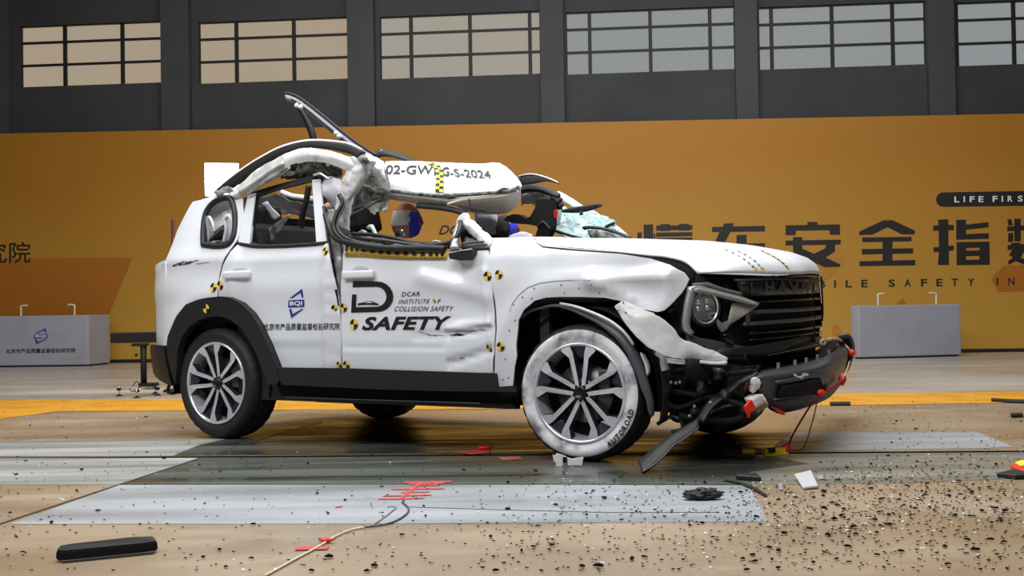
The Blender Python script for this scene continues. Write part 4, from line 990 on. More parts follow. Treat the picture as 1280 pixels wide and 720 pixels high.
# hanging black undertray strip, from the bumper corner down to the floor
def PY(x, y, yy): return P(x, y, yy)
tip = GL(803, 591.5, .004); 
loft('hanging_strip', [
    [PY(948, 465, -.70), PY(925, 474, -.74), PY(905, 487, -.78), PY(888, 498, -.82), PY(878, 510, -.86), PY(870, 524, -.90)],
    [PY(943, 471, -.72), PY(922, 482, -.77), PY(906, 495, -.82), PY(892, 507, -.86), PY(884, 517, -.89), PY(878, 528, -.92)]], 'black_trim', car, n=20, sub=3, thick=.012, amp=.008, sc=8)
loft('hanging_strip', [
    [PY(872, 523, -.92), PY(850, 536, -.96), PY(833, 547, -1.0), PY(818, 558, -1.04), PY(806, 569, -1.08), PY(797, 577, -1.12)],
    [PY(874, 533, -.94), PY(858, 546, -.99), PY(842, 556, -1.03), PY(832, 567, -1.08), PY(818, 580, -1.14), tip]], 'black_trim', car, n=20, sub=3, thick=.012, amp=.004, sc=8)
tube('strip_edge', [PY(874, 534, -.95), PY(856, 548, -1.0), PY(842, 557, -1.04), PY(832, 568, -1.09), PY(818, 581, -1.15), tip + Vector((0, 0, .006))], .005, 'grey_trim', car)

# ---------------------------------------------------------------- torn upper body
L = lambda pts, y: [P(a, b, y) for a, b in pts]
def LV(pts): return [P(a, b, c) for a, b, c in pts]
loft('roof_side_rail', [
    L([(266, 241), (284, 226), (310, 207), (330, 195), (347, 186), (365, 180), (385, 176), (405, 176), (435, 180), (452, 188)], -.74),
    L([(268, 238.5), (284, 223.5), (310, 204.5), (330, 192.5), (347, 183.7), (365, 177.6), (385, 174), (405, 174), (435, 177.5), (454, 186)], -.68),
    ], 'torn_white', car, n=40, sub=2, thick=.01)
loft('roof_side_rail', [
    L([(267, 240), (284, 225.5), (310, 206.5), (330, 194.5), (347, 185.7), (365, 179.6), (385, 176), (405, 176), (435, 179.5), (454, 189)], -.765),
    L([(272, 244), (290, 233), (314, 215), (335, 201), (350, 193), (367, 187), (386, 183.5), (403, 184), (430, 190), (450, 198)], -.775)], 'black_trim', car, n=40, sub=3, thick=.03)
loft('crumpled_roof_rail', [
    L([(284, 243), (300, 231), (318, 214), (343, 199), (362, 190), (380, 185), (400, 186.5), (420, 190.5), (438, 196.5), (454, 203)], -.79),
    L([(289, 245), (307, 236), (327, 221), (348, 206), (366, 197), (383, 193), (402, 194.5), (421, 199), (438, 206), (452, 213)], -.815),
    L([(296, 248), (313, 239.5), (333, 230), (352, 218.5), (370, 206), (386, 202), (403, 203.5), (421, 208), (436, 216), (447, 224)], -.80)],
    'torn_white', car, n=90, sub=9, thick=.02, amp=.008, sc=9, seed=1)
tube('rail_fold', L([(300, 240), (320, 226), (340, 212), (354, 204)], -.825), .012, 'torn_white', car)
tube('rail_fold', L([(308, 243), (330, 229), (350, 216), (358, 210)], -.815), .008, 'bare_metal', car)
loft('rail_end', [L([(266, 241), (275, 236), (288, 232)], -.80), L([(270, 246), (280, 243), (292, 241)], -.80)], 'bare_metal', car, n=12, sub=3, amp=.03, sc=18)
loft('inner_roof_scrap', [L([(352, 212), (366, 199), (385, 198), (404, 203), (424, 212)], -.70), L([(350, 219), (366, 214), (386, 213), (405, 214), (424, 222)], -.66), L([(354, 222), (372, 226), (392, 223), (402, 222), (416, 228)], -.7)], 'scrap_grey', car, n=26, sub=5, amp=.05, sc=12, seed=5)
loft('inner_roof_scrap', [L([(356, 205), (366, 200), (372, 206)], -.80), L([(358, 214), (366, 214), (371, 212)], -.80)], 'black_matte', car, n=8, sub=3, amp=.02, sc=15)
loft('inner_roof_scrap', [L([(385, 213), (400, 211), (411, 216)], -.78), L([(386, 221), (400, 221), (412, 222)], -.78)], 'black_trim', car, n=10, sub=3, amp=.03, sc=15)
tube('latch_bar', L([(392, 219), (400, 217), (407, 221), (412, 224)], -.8), .008, 'silver', car)
loft('side_airbag', [L([(402, 226), (412, 221), (424, 224), (431, 232)], -.74), L([(404, 240), (413, 236), (424, 238), (430, 246)], -.80), L([(408, 258), (416, 262), (422, 262), (426, 258)], -.74)], 'airbag', car, n=18, sub=5, amp=.02, sc=8)
# B pillar
loft('b_pillar', [
    L([(438, 196), (434, 212), (427, 229), (421, 243), (420, 254), (417, 262)], -.80),
    L([(455, 200), (448, 218), (440, 235), (433, 248), (429, 258), (426, 268)], -.83),
    L([(470, 203), (460, 222), (450, 238), (441, 252), (437, 266), (436, 282)], -.78)], 'torn_white', car, n=60, sub=12, thick=.02, amp=.018, sc=10, seed=9)
loft('b_pillar', [L([(432, 240), (428, 256), (424, 272), (421, 285)], -.80), L([(444, 240), (440, 256), (437, 272), (437, 290)], -.80)], 'torn_white', car, n=20, sub=4, amp=.02, sc=10, seed=3)
loft('crumpled_header', [
    L([(440, 190), (452, 190), (462, 193), (472, 197), (479, 203)], -.70),
    L([(444, 208), (458, 210), (466, 212), (474, 216), (480, 221)], -.76),
    L([(440, 226), (455, 228), (466, 230), (476, 234), (486, 239)], -.72)], 'torn_white', car, n=44, sub=12, amp=.024, sc=10, seed=12)
loft('torn_trim', [L([(446, 196), (455, 194), (463, 205)], -.83), L([(458, 216), (462, 222), (467, 221)], -.84)], 'scrap_grey', car, n=12, sub=5, amp=.025, sc=14)
loft('torn_liner', [
    L([(440, 233), (455, 235), (470, 236), (484, 238)], -.70),
    L([(438, 248), (452, 250), (468, 251), (484, 250)], -.64),
    L([(440, 264), (452, 259), (462, 266), (470, 262), (482, 264)], -.70)], 'scrap_light', car, n=50, sub=14, amp=.045, sc=13, seed=7)
loft('b_pillar_base', [L([(408, 262), (409, 280), (413, 305), (418, 335), (422, 362), (425, 380)], -.91), L([(417, 262), (419, 285), (424, 308), (427, 335), (427, 362), (427, 380)], -.90)], 'bare_metal', car, n=36, sub=4, amp=.02, sc=10, seed=4)
loft('b_pillar_base', [L([(424, 296), (426, 306), (429, 320)], -.86), L([(436, 300), (434, 308), (432, 320)], -.86)], 'torn_white', car, n=10, sub=3, amp=.012, sc=10)
blob('b_pillar_bolt', P(409, 259, -.84), .03, 'cardboard', car)
# weatherstrips and looms hanging in the front door opening
tube('door_seal', LV([(424, 244, -.84), (428, 254, -.86), (420, 270, -.90), (417, 284, -.93), (425, 297, -.95), (445, 305, -.955), (475, 309, -.955), (505, 309.5, -.955), (535, 307, -.95), (558, 304, -.93), (569, 298, -.9), (574, 288, -.86), (576, 277, -.8)]), .015, 'black_trim', car)
tube('door_seal', LV([(407, 268, -.88), (411, 283, -.92), (420, 298, -.94), (440, 304, -.96), (470, 309, -.965), (500, 310.5, -.965), (530, 310, -.96), (556, 311, -.95)]), .02, 'black_trim', car)
tube('door_seal', LV([(405, 258, -.87), (408, 274, -.89), (414, 288, -.92), (428, 302, -.94), (450, 309, -.95), (480, 311, -.95)]), .013, 'black_gloss', car)
tube('seal_lip', LV([(428, 246, -.86), (431, 256, -.87), (424, 271, -.91), (422, 284, -.94), (430, 295, -.96), (448, 302, -.965), (478, 306, -.965)]), .006, 'grey_trim', car)
tube('wiring_loom', LV([(440, 292, -.88), (465, 293, -.88), (490, 297, -.88), (515, 303, -.89), (545, 305, -.89), (566, 303, -.88)]), .011, 'black_trim', car)
tube('wiring_loom', LV([(450, 297, -.9), (485, 301, -.9), (520, 306, -.91), (550, 309, -.91), (575, 308, -.9)]), .010, 'grey_trim', car)
tube('wiring_loom', LV([(520, 304, -.9), (540, 309, -.92), (556, 310, -.92), (568, 303, -.9), (574, 292, -.86)]), .006, 'bumper_grey', car)
for pp, r_ in (([(447, 295), (453, 289), (460, 294), (468, 303)], .013), ([(460, 285), (465, 283), (469, 292), (475, 297)], .014), ([(474, 297), (484, 303), (492, 304)], .009), ([(436, 296), (448, 292), (455, 296)], .008), ([(540, 302.5), (546, 301.5), (552, 303.5)], .007)):
    tube('torn_bracket', L(pp, -.87), r_, 'bare_metal', car, smooth_n=2)
box('belt_buckle', P(500, 292, -.6), (.07, .03, .05), 'chrome', car, bev=.01)
# scale ruler along the top of the front door, mirror stump, sail
rul = [[(432, 307.5), (450, 309), (480, 313), (510, 314.5), (540, 315.5), (560, 316)], [(430.8, 321), (450, 321), (480, 323), (510, 324.3), (540, 324.5), (559, 324.3)]]
def on_door(x, y, lift): p, n = s_fd(x, y); return p + n * lift
ruler = loft('scale_ruler', [[on_door(max(433, x), y, .008) for x, y in rul[0]], [on_door(max(433, x), y, .008) for x, y in rul[1]]], 'ruler_yellow', fdoor, n=24, sub=2, thick=.003, curved=False)
def rl(t, v):
    def ev(rw):
        k = t * (len(rw) - 1); i = min(int(k), len(rw) - 2); f_ = k - i; return (rw[i][0] + (rw[i + 1][0] - rw[i][0]) * f_, rw[i][1] + (rw[i + 1][1] - rw[i][1]) * f_)
    a_, b_ = ev(rul[0]), ev(rul[1]); return (a_[0] + (b_[0] - a_[0]) * v, a_[1] + (b_[1] - a_[1]) * v)
tk = []
for k in range(14):
    t0 = (k + .1) / 14.2; sl = .012 if t0 < .4 else 0
    tk.append([rl(t0 + sl, 0.0), rl(min(1, t0 + .036 + sl), 0.0), rl(min(1, t0 + .036), .52), rl(t0, .52)])
for k in range(56):
    t0 = k / 56.5; tk.append([rl(t0, .62), rl(t0 + .006, .62), rl(t0 + .006, 1), rl(t0, 1)])
decal_poly('scale_marks', tk, s_fd, 'decal_black', ruler, .0105)
skin('mirror_stump', [(560.5, 317), (575, 313.5), (591, 311.5), (588.5, 319), (584, 325), (574, 325.5), (562, 323.5)], lambda x, z: -1.0, 'black_trim', fdoor, res=.04, thick=.055)
tube('pillar_stub', LV([(575, 277, -.78), (571, 290, -.84), (569, 302, -.9), (568, 312, -.93)]), [.016, .03], 'bare_metal', car)
loft('a_pillar', [
    LV([(573, 276, -.74), (580, 271, -.74), (589, 275, -.76), (598, 283, -.79), (608, 292, -.83), (617, 297.5, -.87)]),
    LV([(574, 281, -.77), (582, 281, -.79), (590, 286, -.82), (598, 293, -.85), (606, 299, -.88), (613, 303, -.91)]),
    LV([(574, 288, -.78), (581, 287, -.79), (588, 294, -.82), (596, 301, -.86), (604, 306, -.9), (611, 310, -.92)])], 'torn_white', car, n=30, sub=6, thick=.02, amp=.02, sc=10, seed=6)
tube('pillar_tip', L([(572, 280), (577, 271), (583, 269), (586, 274)], -.73), .014, 'foam_white', car)
loft('mirror_sail', [LV([(582, 296, -.85), (595, 300, -.87), (611, 304, -.9)]), LV([(576, 309, -.91), (590, 311, -.925), (612, 311, -.93)])], 'black_trim', car, n=12, sub=3, thick=.02)
tube('sail_edge', LV([(576, 305, -.92), (592, 303, -.91), (605, 302, -.91)]), .006, 'grey_trim', car)
# roof skin folded down towards the near side, with the headliner under it
roof = loft('roof_panel', [
    LV([(470, 236, -.60), (495, 238, -.60), (540, 242.5, -.61), (575, 242, -.61), (615, 239.5, -.60), (645, 236.5, -.58), (651, 234, -.57)]),
    LV([(474, 226, -.58), (495, 228, -.58), (540, 231.5, -.585), (575, 231.5, -.585), (615, 230, -.58), (646, 229, -.56), (651.5, 229.5, -.55)]),
    LV([(477, 214, -.52), (495, 215, -.52), (540, 217.5, -.52), (575, 218, -.52), (612, 217, -.52), (638, 217.5, -.50), (645, 219.5, -.5)]),
    LV([(480, 206, -.40), (498, 206, -.40), (540, 207, -.40), (575, 207.5, -.40), (606, 207, -.40), (628, 207.5, -.38), (634, 210, -.37)]),
    LV([(483, 201.5, -.18), (500, 200.5, -.18), (540, 202.2, -.18), (575, 203.8, -.18), (603, 204.5, -.18), (615, 203, -.16), (625, 205.5, -.16)]),
    LV([(492, 206, .25), (508, 206, .25), (545, 207, .25), (580, 207.5, .25), (605, 208, .25), (616, 208, .25), (626, 209, .25)])],
    'white_paint', car, n=44, sub=6, thick=.012, amp=.005, sc=5, seed=3)
loft('roof_corner_fold', [LV([(612, 205, -.30), (620, 203.5, -.30), (630, 206, -.32), (640, 215, -.42), (650, 228, -.55)]), LV([(610, 212, -.45), (620, 211, -.45), (630, 214, -.47), (640, 222, -.53), (650, 234, -.585)])], 'torn_white', car, n=20, sub=4, amp=.02, sc=12)
T_rf = tree(roof); s_rf = onmesh(T_rf)
decal_text('roof_lettering', [('02-GW', (482, 218), (541.5, 219), (483, 207), .02), ('DG', (543, 220), (562, 221), (543, 209), .02), ('-S-2024', (564, 221.3), (615, 224), (561, 211.5), .014)], s_rf, 'decal_black', roof, .006)
ck = {'tape_yellow': [], 'decal_black': []}
def ckp(t, u):
    T = [(0, 536.5, 205), (.15, 545, 208), (.35, 549.5, 214), (.6, 550.5, 224), (1, 550, 240.6)]
    for (t0, x0, y0), (t1, x1, y1) in zip(T, T[1:]):
        if t <= t1:
            f_ = (t - t0) / (t1 - t0); x, y = x0 + (x1 - x0) * f_, y0 + (y1 - y0) * f_; break
    return (x + u * 9.5, y)
for k in range(12):
    for j in (0, 1):
        pg = [ckp(k / 12, j / 2 - .5), ckp(k / 12, j / 2), ckp((k + 1) / 12, j / 2), ckp((k + 1) / 12, j / 2 - .5)]
        ck['decal_black' if (k + j) % 2 else 'tape_yellow'].append(pg)
for m_, pg in ck.items(): decal_poly('checker_tape', pg, s_rf, m_, roof, .009)
tube('roof_edge_trim', LV([(452, 231, -.66), (470, 236.5, -.62), (495, 239.5, -.62), (540, 244, -.63), (575, 243.5, -.63), (615, 241, -.62), (645, 237.5, -.6)]), .012, 'scrap_grey', car)
loft('torn_edge', [LV([(612, 240.5, -.62), (628, 236, -.62), (648, 232, -.59)]), LV([(612, 243, -.61), (630, 241.5, -.60), (649, 238, -.57)])], 'bare_metal', car, n=20, sub=3, amp=.02, sc=25)
loft('headliner', [
    LV([(482, 243, -.58), (500, 243.5, -.58), (530, 247, -.58), (566, 252, -.57)]),
    LV([(486, 249, -.52), (505, 252, -.52), (530, 256, -.52), (572, 257, -.54)])], 'headliner', car, n=20, sub=3, thick=.02)
loft('headliner', [
    LV([(560, 251, -.58), (580, 246, -.59), (600, 244.5, -.59), (625, 241.5, -.58), (650, 237.5, -.55)]),
    LV([(568, 257, -.56), (586, 255, -.57), (605, 253, -.57), (628, 250, -.56), (651, 243, -.52)]),
    LV([(576, 261, -.47), (590, 266, -.46), (612, 268, -.45), (634, 266.5, -.44), (648, 255, -.44)])], 'headliner', car, n=26, sub=5, thick=.02, amp=.006, sc=6)
loft('roof_void', [LV([(525, 246, -.54), (548, 247.5, -.54), (570, 247, -.55)]), LV([(528, 252, -.52), (548, 254, -.52), (562, 252, -.53)])], 'black_matte', car, n=12, sub=2)
tube('headliner_trim', LV([(522, 257, -.56), (545, 259, -.56), (565, 262, -.57), (582, 267, -.58)]), .018, 'grey_trim', car)
tube('headliner_trim', LV([(560, 255, -.6), (578, 250, -.61), (600, 247.5, -.61), (630, 244, -.6), (648, 239, -.57)]), .010, 'headliner', car)
tube('hanging_wire', LV([(586, 248, -.62), (588, 258, -.62), (592, 262, -.62), (594, 268, -.64), (596, 279, -.66)]), .004, 'black_trim', car)
tube('hanging_wire', LV([(592, 262, -.62), (600, 263, -.62), (606, 264, -.6)]), .005, 'black_trim', car)
# roof strip torn upwards
loft('peeled_roof_strip', [
    L([(355, 116.5), (362, 117.5), (373, 122), (386, 131), (410, 150), (442, 176), (471, 195)], -.32),
    L([(357, 121), (363, 123), (372, 128), (384, 137), (406, 155), (437, 180), (460, 195)], -.36)], 'airbag_grey', car, n=30, sub=2, thick=.03)
tube('strip_top_edge', L([(355, 116.5), (362, 117), (373, 121.5), (386, 130.5), (410, 149.5), (442, 175.5), (471, 194.5)], -.33), .009, 'black_trim', car)
tube('strip_low_edge', L([(364, 124), (373, 129), (385, 138), (407, 156), (437, 180.5)], -.37), .008, 'black_trim', car)
loft('strip_strut', [L([(366, 126), (374, 140), (383, 160), (388, 176)], -.3), L([(371, 129), (379, 142), (389, 160), (393, 175)], -.3)], 'black_trim', car, n=14, sub=2, thick=.03)
for x, y in ((371, 132), (376, 134), (424, 171), (420, 167)): blob('strip_clip', P(x, y, -.38), .018, 'decal_white', car, .4)
loft('roof_trim_shard', [L([(464, 195), (475, 186), (485, 187), (505, 193), (521, 201)], -.2), L([(468, 197), (478, 194), (490, 195), (505, 199), (518, 203)], -.25)], 'black_trim', car, n=16, sub=2, thick=.012)
loft('roof_trim_shard', [L([(462, 195), (470, 191), (477, 186)], -.21), L([(466, 197), (472, 194), (478, 190)], -.22)], 'bare_metal', car, n=8, sub=2, thick=.006)
# windscreen end: header scraps, mirror bracket, far pillar, shattered glass
loft('roof_rack_blade', [L([(640, 224), (654, 219.5), (665, 218.6), (676, 221), (687, 224.6), (698, 229)], .0), L([(642, 232), (654, 231), (668, 229), (677, 227), (687, 227), (697, 230)], .0)], 'grey_trim', car, n=20, sub=3, thick=.02)
tube('blade_edge', L([(648, 220.5), (656, 218.5), (666, 217.8), (677, 220), (688, 223.8), (698, 228.6)], -.005), .005, 'silver', car)
loft('header_rail', [L([(646, 233), (660, 229), (675, 231), (688, 236), (700, 242)], .1), L([(648, 240), (662, 238), (676, 239), (688, 243), (698, 246)], .08)], 'black_trim', car, n=16, sub=3, thick=.03)
loft('header_scrap', [L([(648, 238), (665, 238), (680, 242), (698, 246)], .15), L([(650, 248), (668, 247), (684, 250), (700, 254)], .15), L([(650, 256), (668, 256), (684, 259), (699, 262)], .15)], 'bare_metal', car, n=20, sub=4, amp=.025, sc=12)
for x, y, s_ in ((693, 248, .025), (697, 252, .03), (690, 254, .02), (700, 258, .022)): blob('header_clip', P(x, y, .1), s_, 'black_trim', car, .7)
skin('mirror_bracket', [(672, 250), (680, 248.5), (688.5, 249.5), (690, 268), (690, 283), (687, 291), (684, 297), (668.5, 297), (673, 283), (660, 280.5), (640, 279), (629, 275), (634, 270), (642, 267.5), (650, 268.5), (657, 273.5), (663, 270), (668, 261)], lambda x, z: .0, 'interior_black', car, res=.06, thick=.06)
tube('bracket_edge', L([(672, 284), (678, 277), (684, 282), (688, 287)], -.01), .007, 'grey_trim', car, smooth_n=2)
skin('red_tab', [(690.5, 262), (694.5, 263), (694, 272), (690.5, 273)], lambda x, z: .02, 'red_tape', car, res=.2, thick=.03)
loft('far_pillar', [L([(696, 239), (704, 242), (726, 255), (754, 271), (788, 295)], .82), L([(699, 250), (706, 253), (724, 263), (750, 277), (782, 298)], .80)], 'torn_white', car, n=24, sub=3, thick=.03, amp=.015, sc=10)
tube('far_pillar_edge', L([(699, 246), (700, 258), (699, 272), (697, 280)], .3), .012, 'torn_white', car)
loft('shattered_windscreen', [
    L([(700, 258), (712, 262), (728, 264), (746, 269), (762, 273), (769, 277)], .45),
    L([(694, 270), (705, 272), (722, 275), (742, 277), (760, 280), (768, 281)], .35),
    L([(690, 280), (700, 288), (716, 292), (736, 289), (754, 287), (764, 283)], .28),
    L([(690, 287), (706, 296), (722, 299), (742, 299), (765, 299), (784, 298)], .2)], 'shattered_glass', car, n=40, sub=8, thick=.008, amp=.03, sc=10, seed=2)
tube('windscreen_seal', L([(690, 287), (702, 291), (715, 295), (727, 298)], .1), .009, 'black_trim', car)
tube('windscreen_seal', L([(757, 284), (763, 281), (768, 279)], .25), .011, 'black_trim', car)
loft('wiper_cowl', [L([(727, 285), (732, 282), (748, 283), (760, 285), (775, 290), (790, 296.5)], .15), L([(730, 287), (735, 285), (748, 285.5), (758, 287.5), (772, 292), (786, 298)], .14)], 'black_trim', car, n=20, sub=2, thick=.012)
loft('cracked_pane', [L([(733, 287), (748, 287), (760, 290), (776, 295)], .18), L([(738, 298), (750, 299), (765, 299), (780, 299)], .16)], 'scrap_grey', car, n=20, sub=3, amp=.015, sc=20)
loft('sun_visor', [L([(702, 262.5), (716, 259), (735, 256), (748, 254.5), (751, 256)], .0), L([(702, 265.5), (718, 266), (735, 263.5), (748, 259), (751, 257.5)], .0)], 'black_trim', car, n=14, sub=3, thick=.02)
tube('visor_pin', L([(726.5, 264), (726.5, 269)], -.01), .011, 'black_trim', car)

# ---------------------------------------------------------------- cabin
def seat(cx, cy, back_tilt, up=0.0, name='front_seat'):
    s_ = empty(name, car, at=(cx, cy, up))
    box('cushion', (0, 0, .52), (.52, .5, .16), 'interior_black', s_, bev=.05)
    R = Matrix.Rotation(back_tilt, 4, 'Y')
    box('backrest', (-.33, 0, .88), (.15, .5, .62), 'interior_black', s_, rot=R, bev=.05)
    box('headrest', (-.43, 0, 1.32), (.11, .26, .20), 'interior_black', s_, rot=R, bev=.04)
    box('seat_base', (0, 0, .40), (.4, .4, .1), 'black_matte', s_)
    return s_
seat(-1.55, -.38, math.radians(-14), .14); seat(-1.15, .36, math.radians(-12))
loft('b_pillar_inner', [L([(438, 198), (452, 196), (478, 204)], -.62), L([(428, 240), (450, 238), (486, 238)], -.62), L([(424, 270), (440, 268), (450, 262)], -.7)], 'bare_metal', car, n=16, sub=4)
rs = empty('rear_seat', car, at=(-2.45, 0, .08))
box('cushion', (.1, 0, .55), (.5, 1.35, .18), 'interior_black', rs, bev=.05)
box('backrest', (-.25, 0, 1.0), (.16, 1.35, .75), 'interior_black', rs, rot=Matrix.Rotation(math.radians(-12), 4, 'Y'), bev=.05)
for yy in (-.45, .45): box('headrest', (-.36, yy, 1.42), (.1, .24, .17), 'interior_black', rs, bev=.04)
loft('dashboard', [[Vector((-.3, -.8, 1.1)), Vector((-.3, 0, 1.14)), Vector((-.3, .8, 1.1))], [Vector((-.6, -.8, 1.12)), Vector((-.62, 0, 1.16)), Vector((-.6, .8, 1.12))], [Vector((-.72, -.8, .95)), Vector((-.75, 0, .98)), Vector((-.72, .8, .95))], [Vector((-.6, -.8, .6)), Vector((-.62, 0, .6)), Vector((-.6, .8, .6))]], 'interior_black', car, n=12, sub=4, thick=.02)
stw = empty('steering_wheel', car, at=(-.95, .36, 1.02))
a_ = [Vector((.06 * math.sin(t) * 1.2, .18 * math.cos(t), .17 * math.sin(t))) for t in [2 * pi * k / 16 for k in range(16)]]
tube('wheel_rim', a_, .014, 'interior_black', stw, closed=True, smooth_n=2)
box('wheel_hub', (0.02, 0, 0), (.06, .14, .1), 'interior_black', stw, bev=.02)
for t in (0, pi, 1.5 * pi): tube('wheel_spoke', [Vector((.02, 0, 0)), Vector((.06 * math.sin(t), .17 * math.cos(t), .16 * math.sin(t)))], .014, 'interior_black', stw)
loft('curtain_airbag', [L([(590, 262), (606, 262), (622, 268)], -.1), L([(594, 276), (606, 274), (620, 277)], -.18), L([(597, 291), (610, 294), (620, 293)], -.1)], 'airbag', car, n=14, sub=5, amp=.03, sc=8)
loft('front_airbag', [L([(636, 294), (646, 291), (655, 290), (664, 293)], .3), L([(636, 301), (648, 301), (656, 301), (664, 301)], .25)], 'airbag', car, n=12, sub=3, amp=.02, sc=12)
loft('door_trim', [L([(322, 292), (338, 283), (352, 274), (361, 268)], -.55), L([(324, 304), (338, 304), (348, 292), (362, 270)], -.55)], 'bare_metal', car, n=14, sub=3, amp=.006)
loft('door_trim', [L([(327, 254), (333, 262), (338, 271), (342, 276)], -.5), L([(333, 252), (341, 262), (350, 270), (346, 274)], -.5)], 'airbag', car, n=10, sub=3, amp=.012)
loft('cargo_trim', [L([(320, 248), (345, 243), (362, 252), (392, 256)], .3), L([(322, 262), (345, 258), (365, 262), (394, 264)], .3), L([(322, 275), (350, 268), (372, 270), (394, 275)], .3)], 'grey_trim', car, n=16, sub=4, amp=.04, sc=6)
tube('belt_webbing', L([(386, 232), (383, 250), (378, 270), (374, 300)], -.2), .022, 'interior_black', car)
tube('far_roof_rail', L([(352, 240), (365, 245), (380, 247), (398, 250), (420, 252)], .75), .022, 'torn_white', car)
tube('far_roof_rail', L([(352, 244), (365, 248.5), (380, 251), (398, 254), (420, 256)], .75), .022, 'black_trim', car)
loft('quarter_inner_trim', [L([(254, 262), (270, 248), (284, 246), (294, 256)], -.76), L([(256, 285), (268, 272), (282, 268), (292, 275)], -.74), L([(256, 308), (270, 306), (283, 306), (292, 300)], -.80)], 'foam_white', car, n=32, sub=10, amp=.06, sc=9, seed=11)
tube('quarter_inner_frame', L([(261, 303), (259, 276), (262, 272), (266, 280), (268, 290)], -.84), .013, 'silver', car)
tube('quarter_inner_frame', L([(280, 303), (283, 285), (281, 275), (286, 270), (291, 280), (290, 300)], -.84), .014, 'airbag', car)
loft('quarter_inner_gap', [L([(268, 290), (276, 283), (281, 280)], -.83), L([(262, 302), (272, 300), (283, 302)], -.83)], 'interior_black', car, n=8, sub=3)
tube('quarter_inner_frame', L([(263, 300), (270, 293), (279, 286)], -.86), .012, 'grey_trim', car)
# far flank, tailgate (seen only through the openings or from the side)
def YFAR(x, z): return -(-.945 + (.36 * (z - 1.18) if z > 1.18 else 0) + (.75 * (x + 3.1) ** 2 if x < -3.1 else 0) + (.75 * (x - .4) ** 2 if x > .4 else 0))
def arc(cx, r, a0, a1, n=10): return [(cx + r * math.cos(math.radians(a0 + (a1 - a0) * k / n)), .375 + r * math.sin(math.radians(a0 + (a1 - a0) * k / n))) for k in range(n + 1)]
skin('far_side_panel', [(-3.46, .62), (-3.47, 1.1), (-3.35, 1.26), (-2.6, 1.24), (-1.6, 1.20), (-.6, 1.17), (.2, 1.13), (.55, 1.05), (.68, .95), (.60, .62), (.50, .5)] + arc(0, .47, 10, 170) + [(-.5, .42), (-2.3, .42)] + arc(-2.81, .47, 10, 170) + [(-3.4, .5)], YFAR, 'white_paint', car, raw=True, res=.09)
loft('far_rear_pillar', [[Vector((-3.38, .9, 1.24)), Vector((-3.25, .82, 1.55))], [Vector((-2.95, .92, 1.24)), Vector((-2.98, .82, 1.55))]], 'white_paint', car, n=6, sub=2, curved=False)
loft('tailgate', [[Vector((-3.28, -.9, .55)), Vector((-3.46, -.5, .55)), Vector((-3.5, 0, .55)), Vector((-3.46, .5, .55)), Vector((-3.28, .9, .55))], [Vector((-3.28, -.9, 1.2)), Vector((-3.46, -.5, 1.2)), Vector((-3.5, 0, 1.2)), Vector((-3.46, .5, 1.2)), Vector((-3.28, .9, 1.2))]], 'white_paint', car, n=16, sub=3, thick=.04)
loft('rear_glass', [[Vector((-3.34, -.85, 1.22)), Vector((-3.48, 0, 1.22)), Vector((-3.34, .85, 1.22))], [Vector((-3.18, -.74, 1.56)), Vector((-3.3, 0, 1.56)), Vector((-3.18, .74, 1.56))]], 'tint_glass', car, n=12, sub=3, thick=.006)
loft('rear_bumper_cover', [[Vector((-3.42, -.88, .62)), Vector((-3.6, -.4, .62)), Vector((-3.6, .4, .62)), Vector((-3.4, .93, .62))], [Vector((-3.28, -.86, .38)), Vector((-3.55, -.4, .38)), Vector((-3.55, .4, .38)), Vector((-3.28, .9, .38))]], 'black_trim', car, n=14, sub=3, thick=.04)

# ---------------------------------------------------------------- lettering and target markers on the doors
def mk(name, polys, surf, m, par, lift=.004, **kw): return decal_poly(name, polys, surf, m, par, lift, **kw)
dq = lambda pts: [(320 + x / 4, 330 + y / 4) for x, y in pts]
arcp = lambda cx, cy, rx, ry, a0, a1, n=10: [(cx + rx * math.cos(math.radians(a0 + (a1 - a0) * k / n)), cy + ry * math.sin(math.radians(a0 + (a1 - a0) * k / n))) for k in range(n + 1)]
D_out = dq([(486, 86)]) + [(320 + x / 4, 330 + y / 4) for x, y in arcp(608, 163, 80, 76, -90, 90)] + dq([(477, 243), (482, 152), (504, 152), (501, 216)]) + [(320 + x / 4, 330 + y / 4) for x, y in arcp(604, 163, 50, 50, 90, -90)] + dq([(485, 116)])
mk('door_emblem', [D_out, dq([(508, 206), (514, 196), (540, 192), (556, 186), (580, 185), (598, 193), (616, 200), (614, 205), (560, 203)])], s_fd, 'decal_black', fdoor)
mk('door_emblem', [dq([(548, 194), (558, 189), (577, 188), (588, 194)])], s_fd, 'decal_white', fdoor, .006)
def tq(s, bl_, br_, tl_, b=0, sh=0, sp=1.0):
    c_ = lambda p: (320 + p[0] / 4, 330 + p[1] / 4); return (s, c_(bl_), c_(br_), c_(tl_), b, sh, sp)
decal_text('door_lettering', [tq('SAFETY', (530, 332), (972, 328), (538, 264), .035, .22, 1.06)], s_fd, 'decal_black', fdoor, .004)
decal_text('door_lettering', [tq('DCAR', (730, 163), (821, 160), (732, 140), .008, .06, 1.15), tq('INSTITUTE', (713, 199), (867, 197), (718, 177), .004, .18, 1.15), tq('F', (908, 197), (925, 197), (910, 176), .004, .18), tq('COLLISION SAFETY', (692, 237), (985, 235), (698, 212), .004, .18, 1.15)], s_fd, 'decal_black', fdoor, .004)
decal_text('door_lettering', [('北京市产品质量监督检验研究院', (330, 413), (425, 412.3), (330, 404.3), .012)], s_rd, 'decal_black', rdoor, .004)
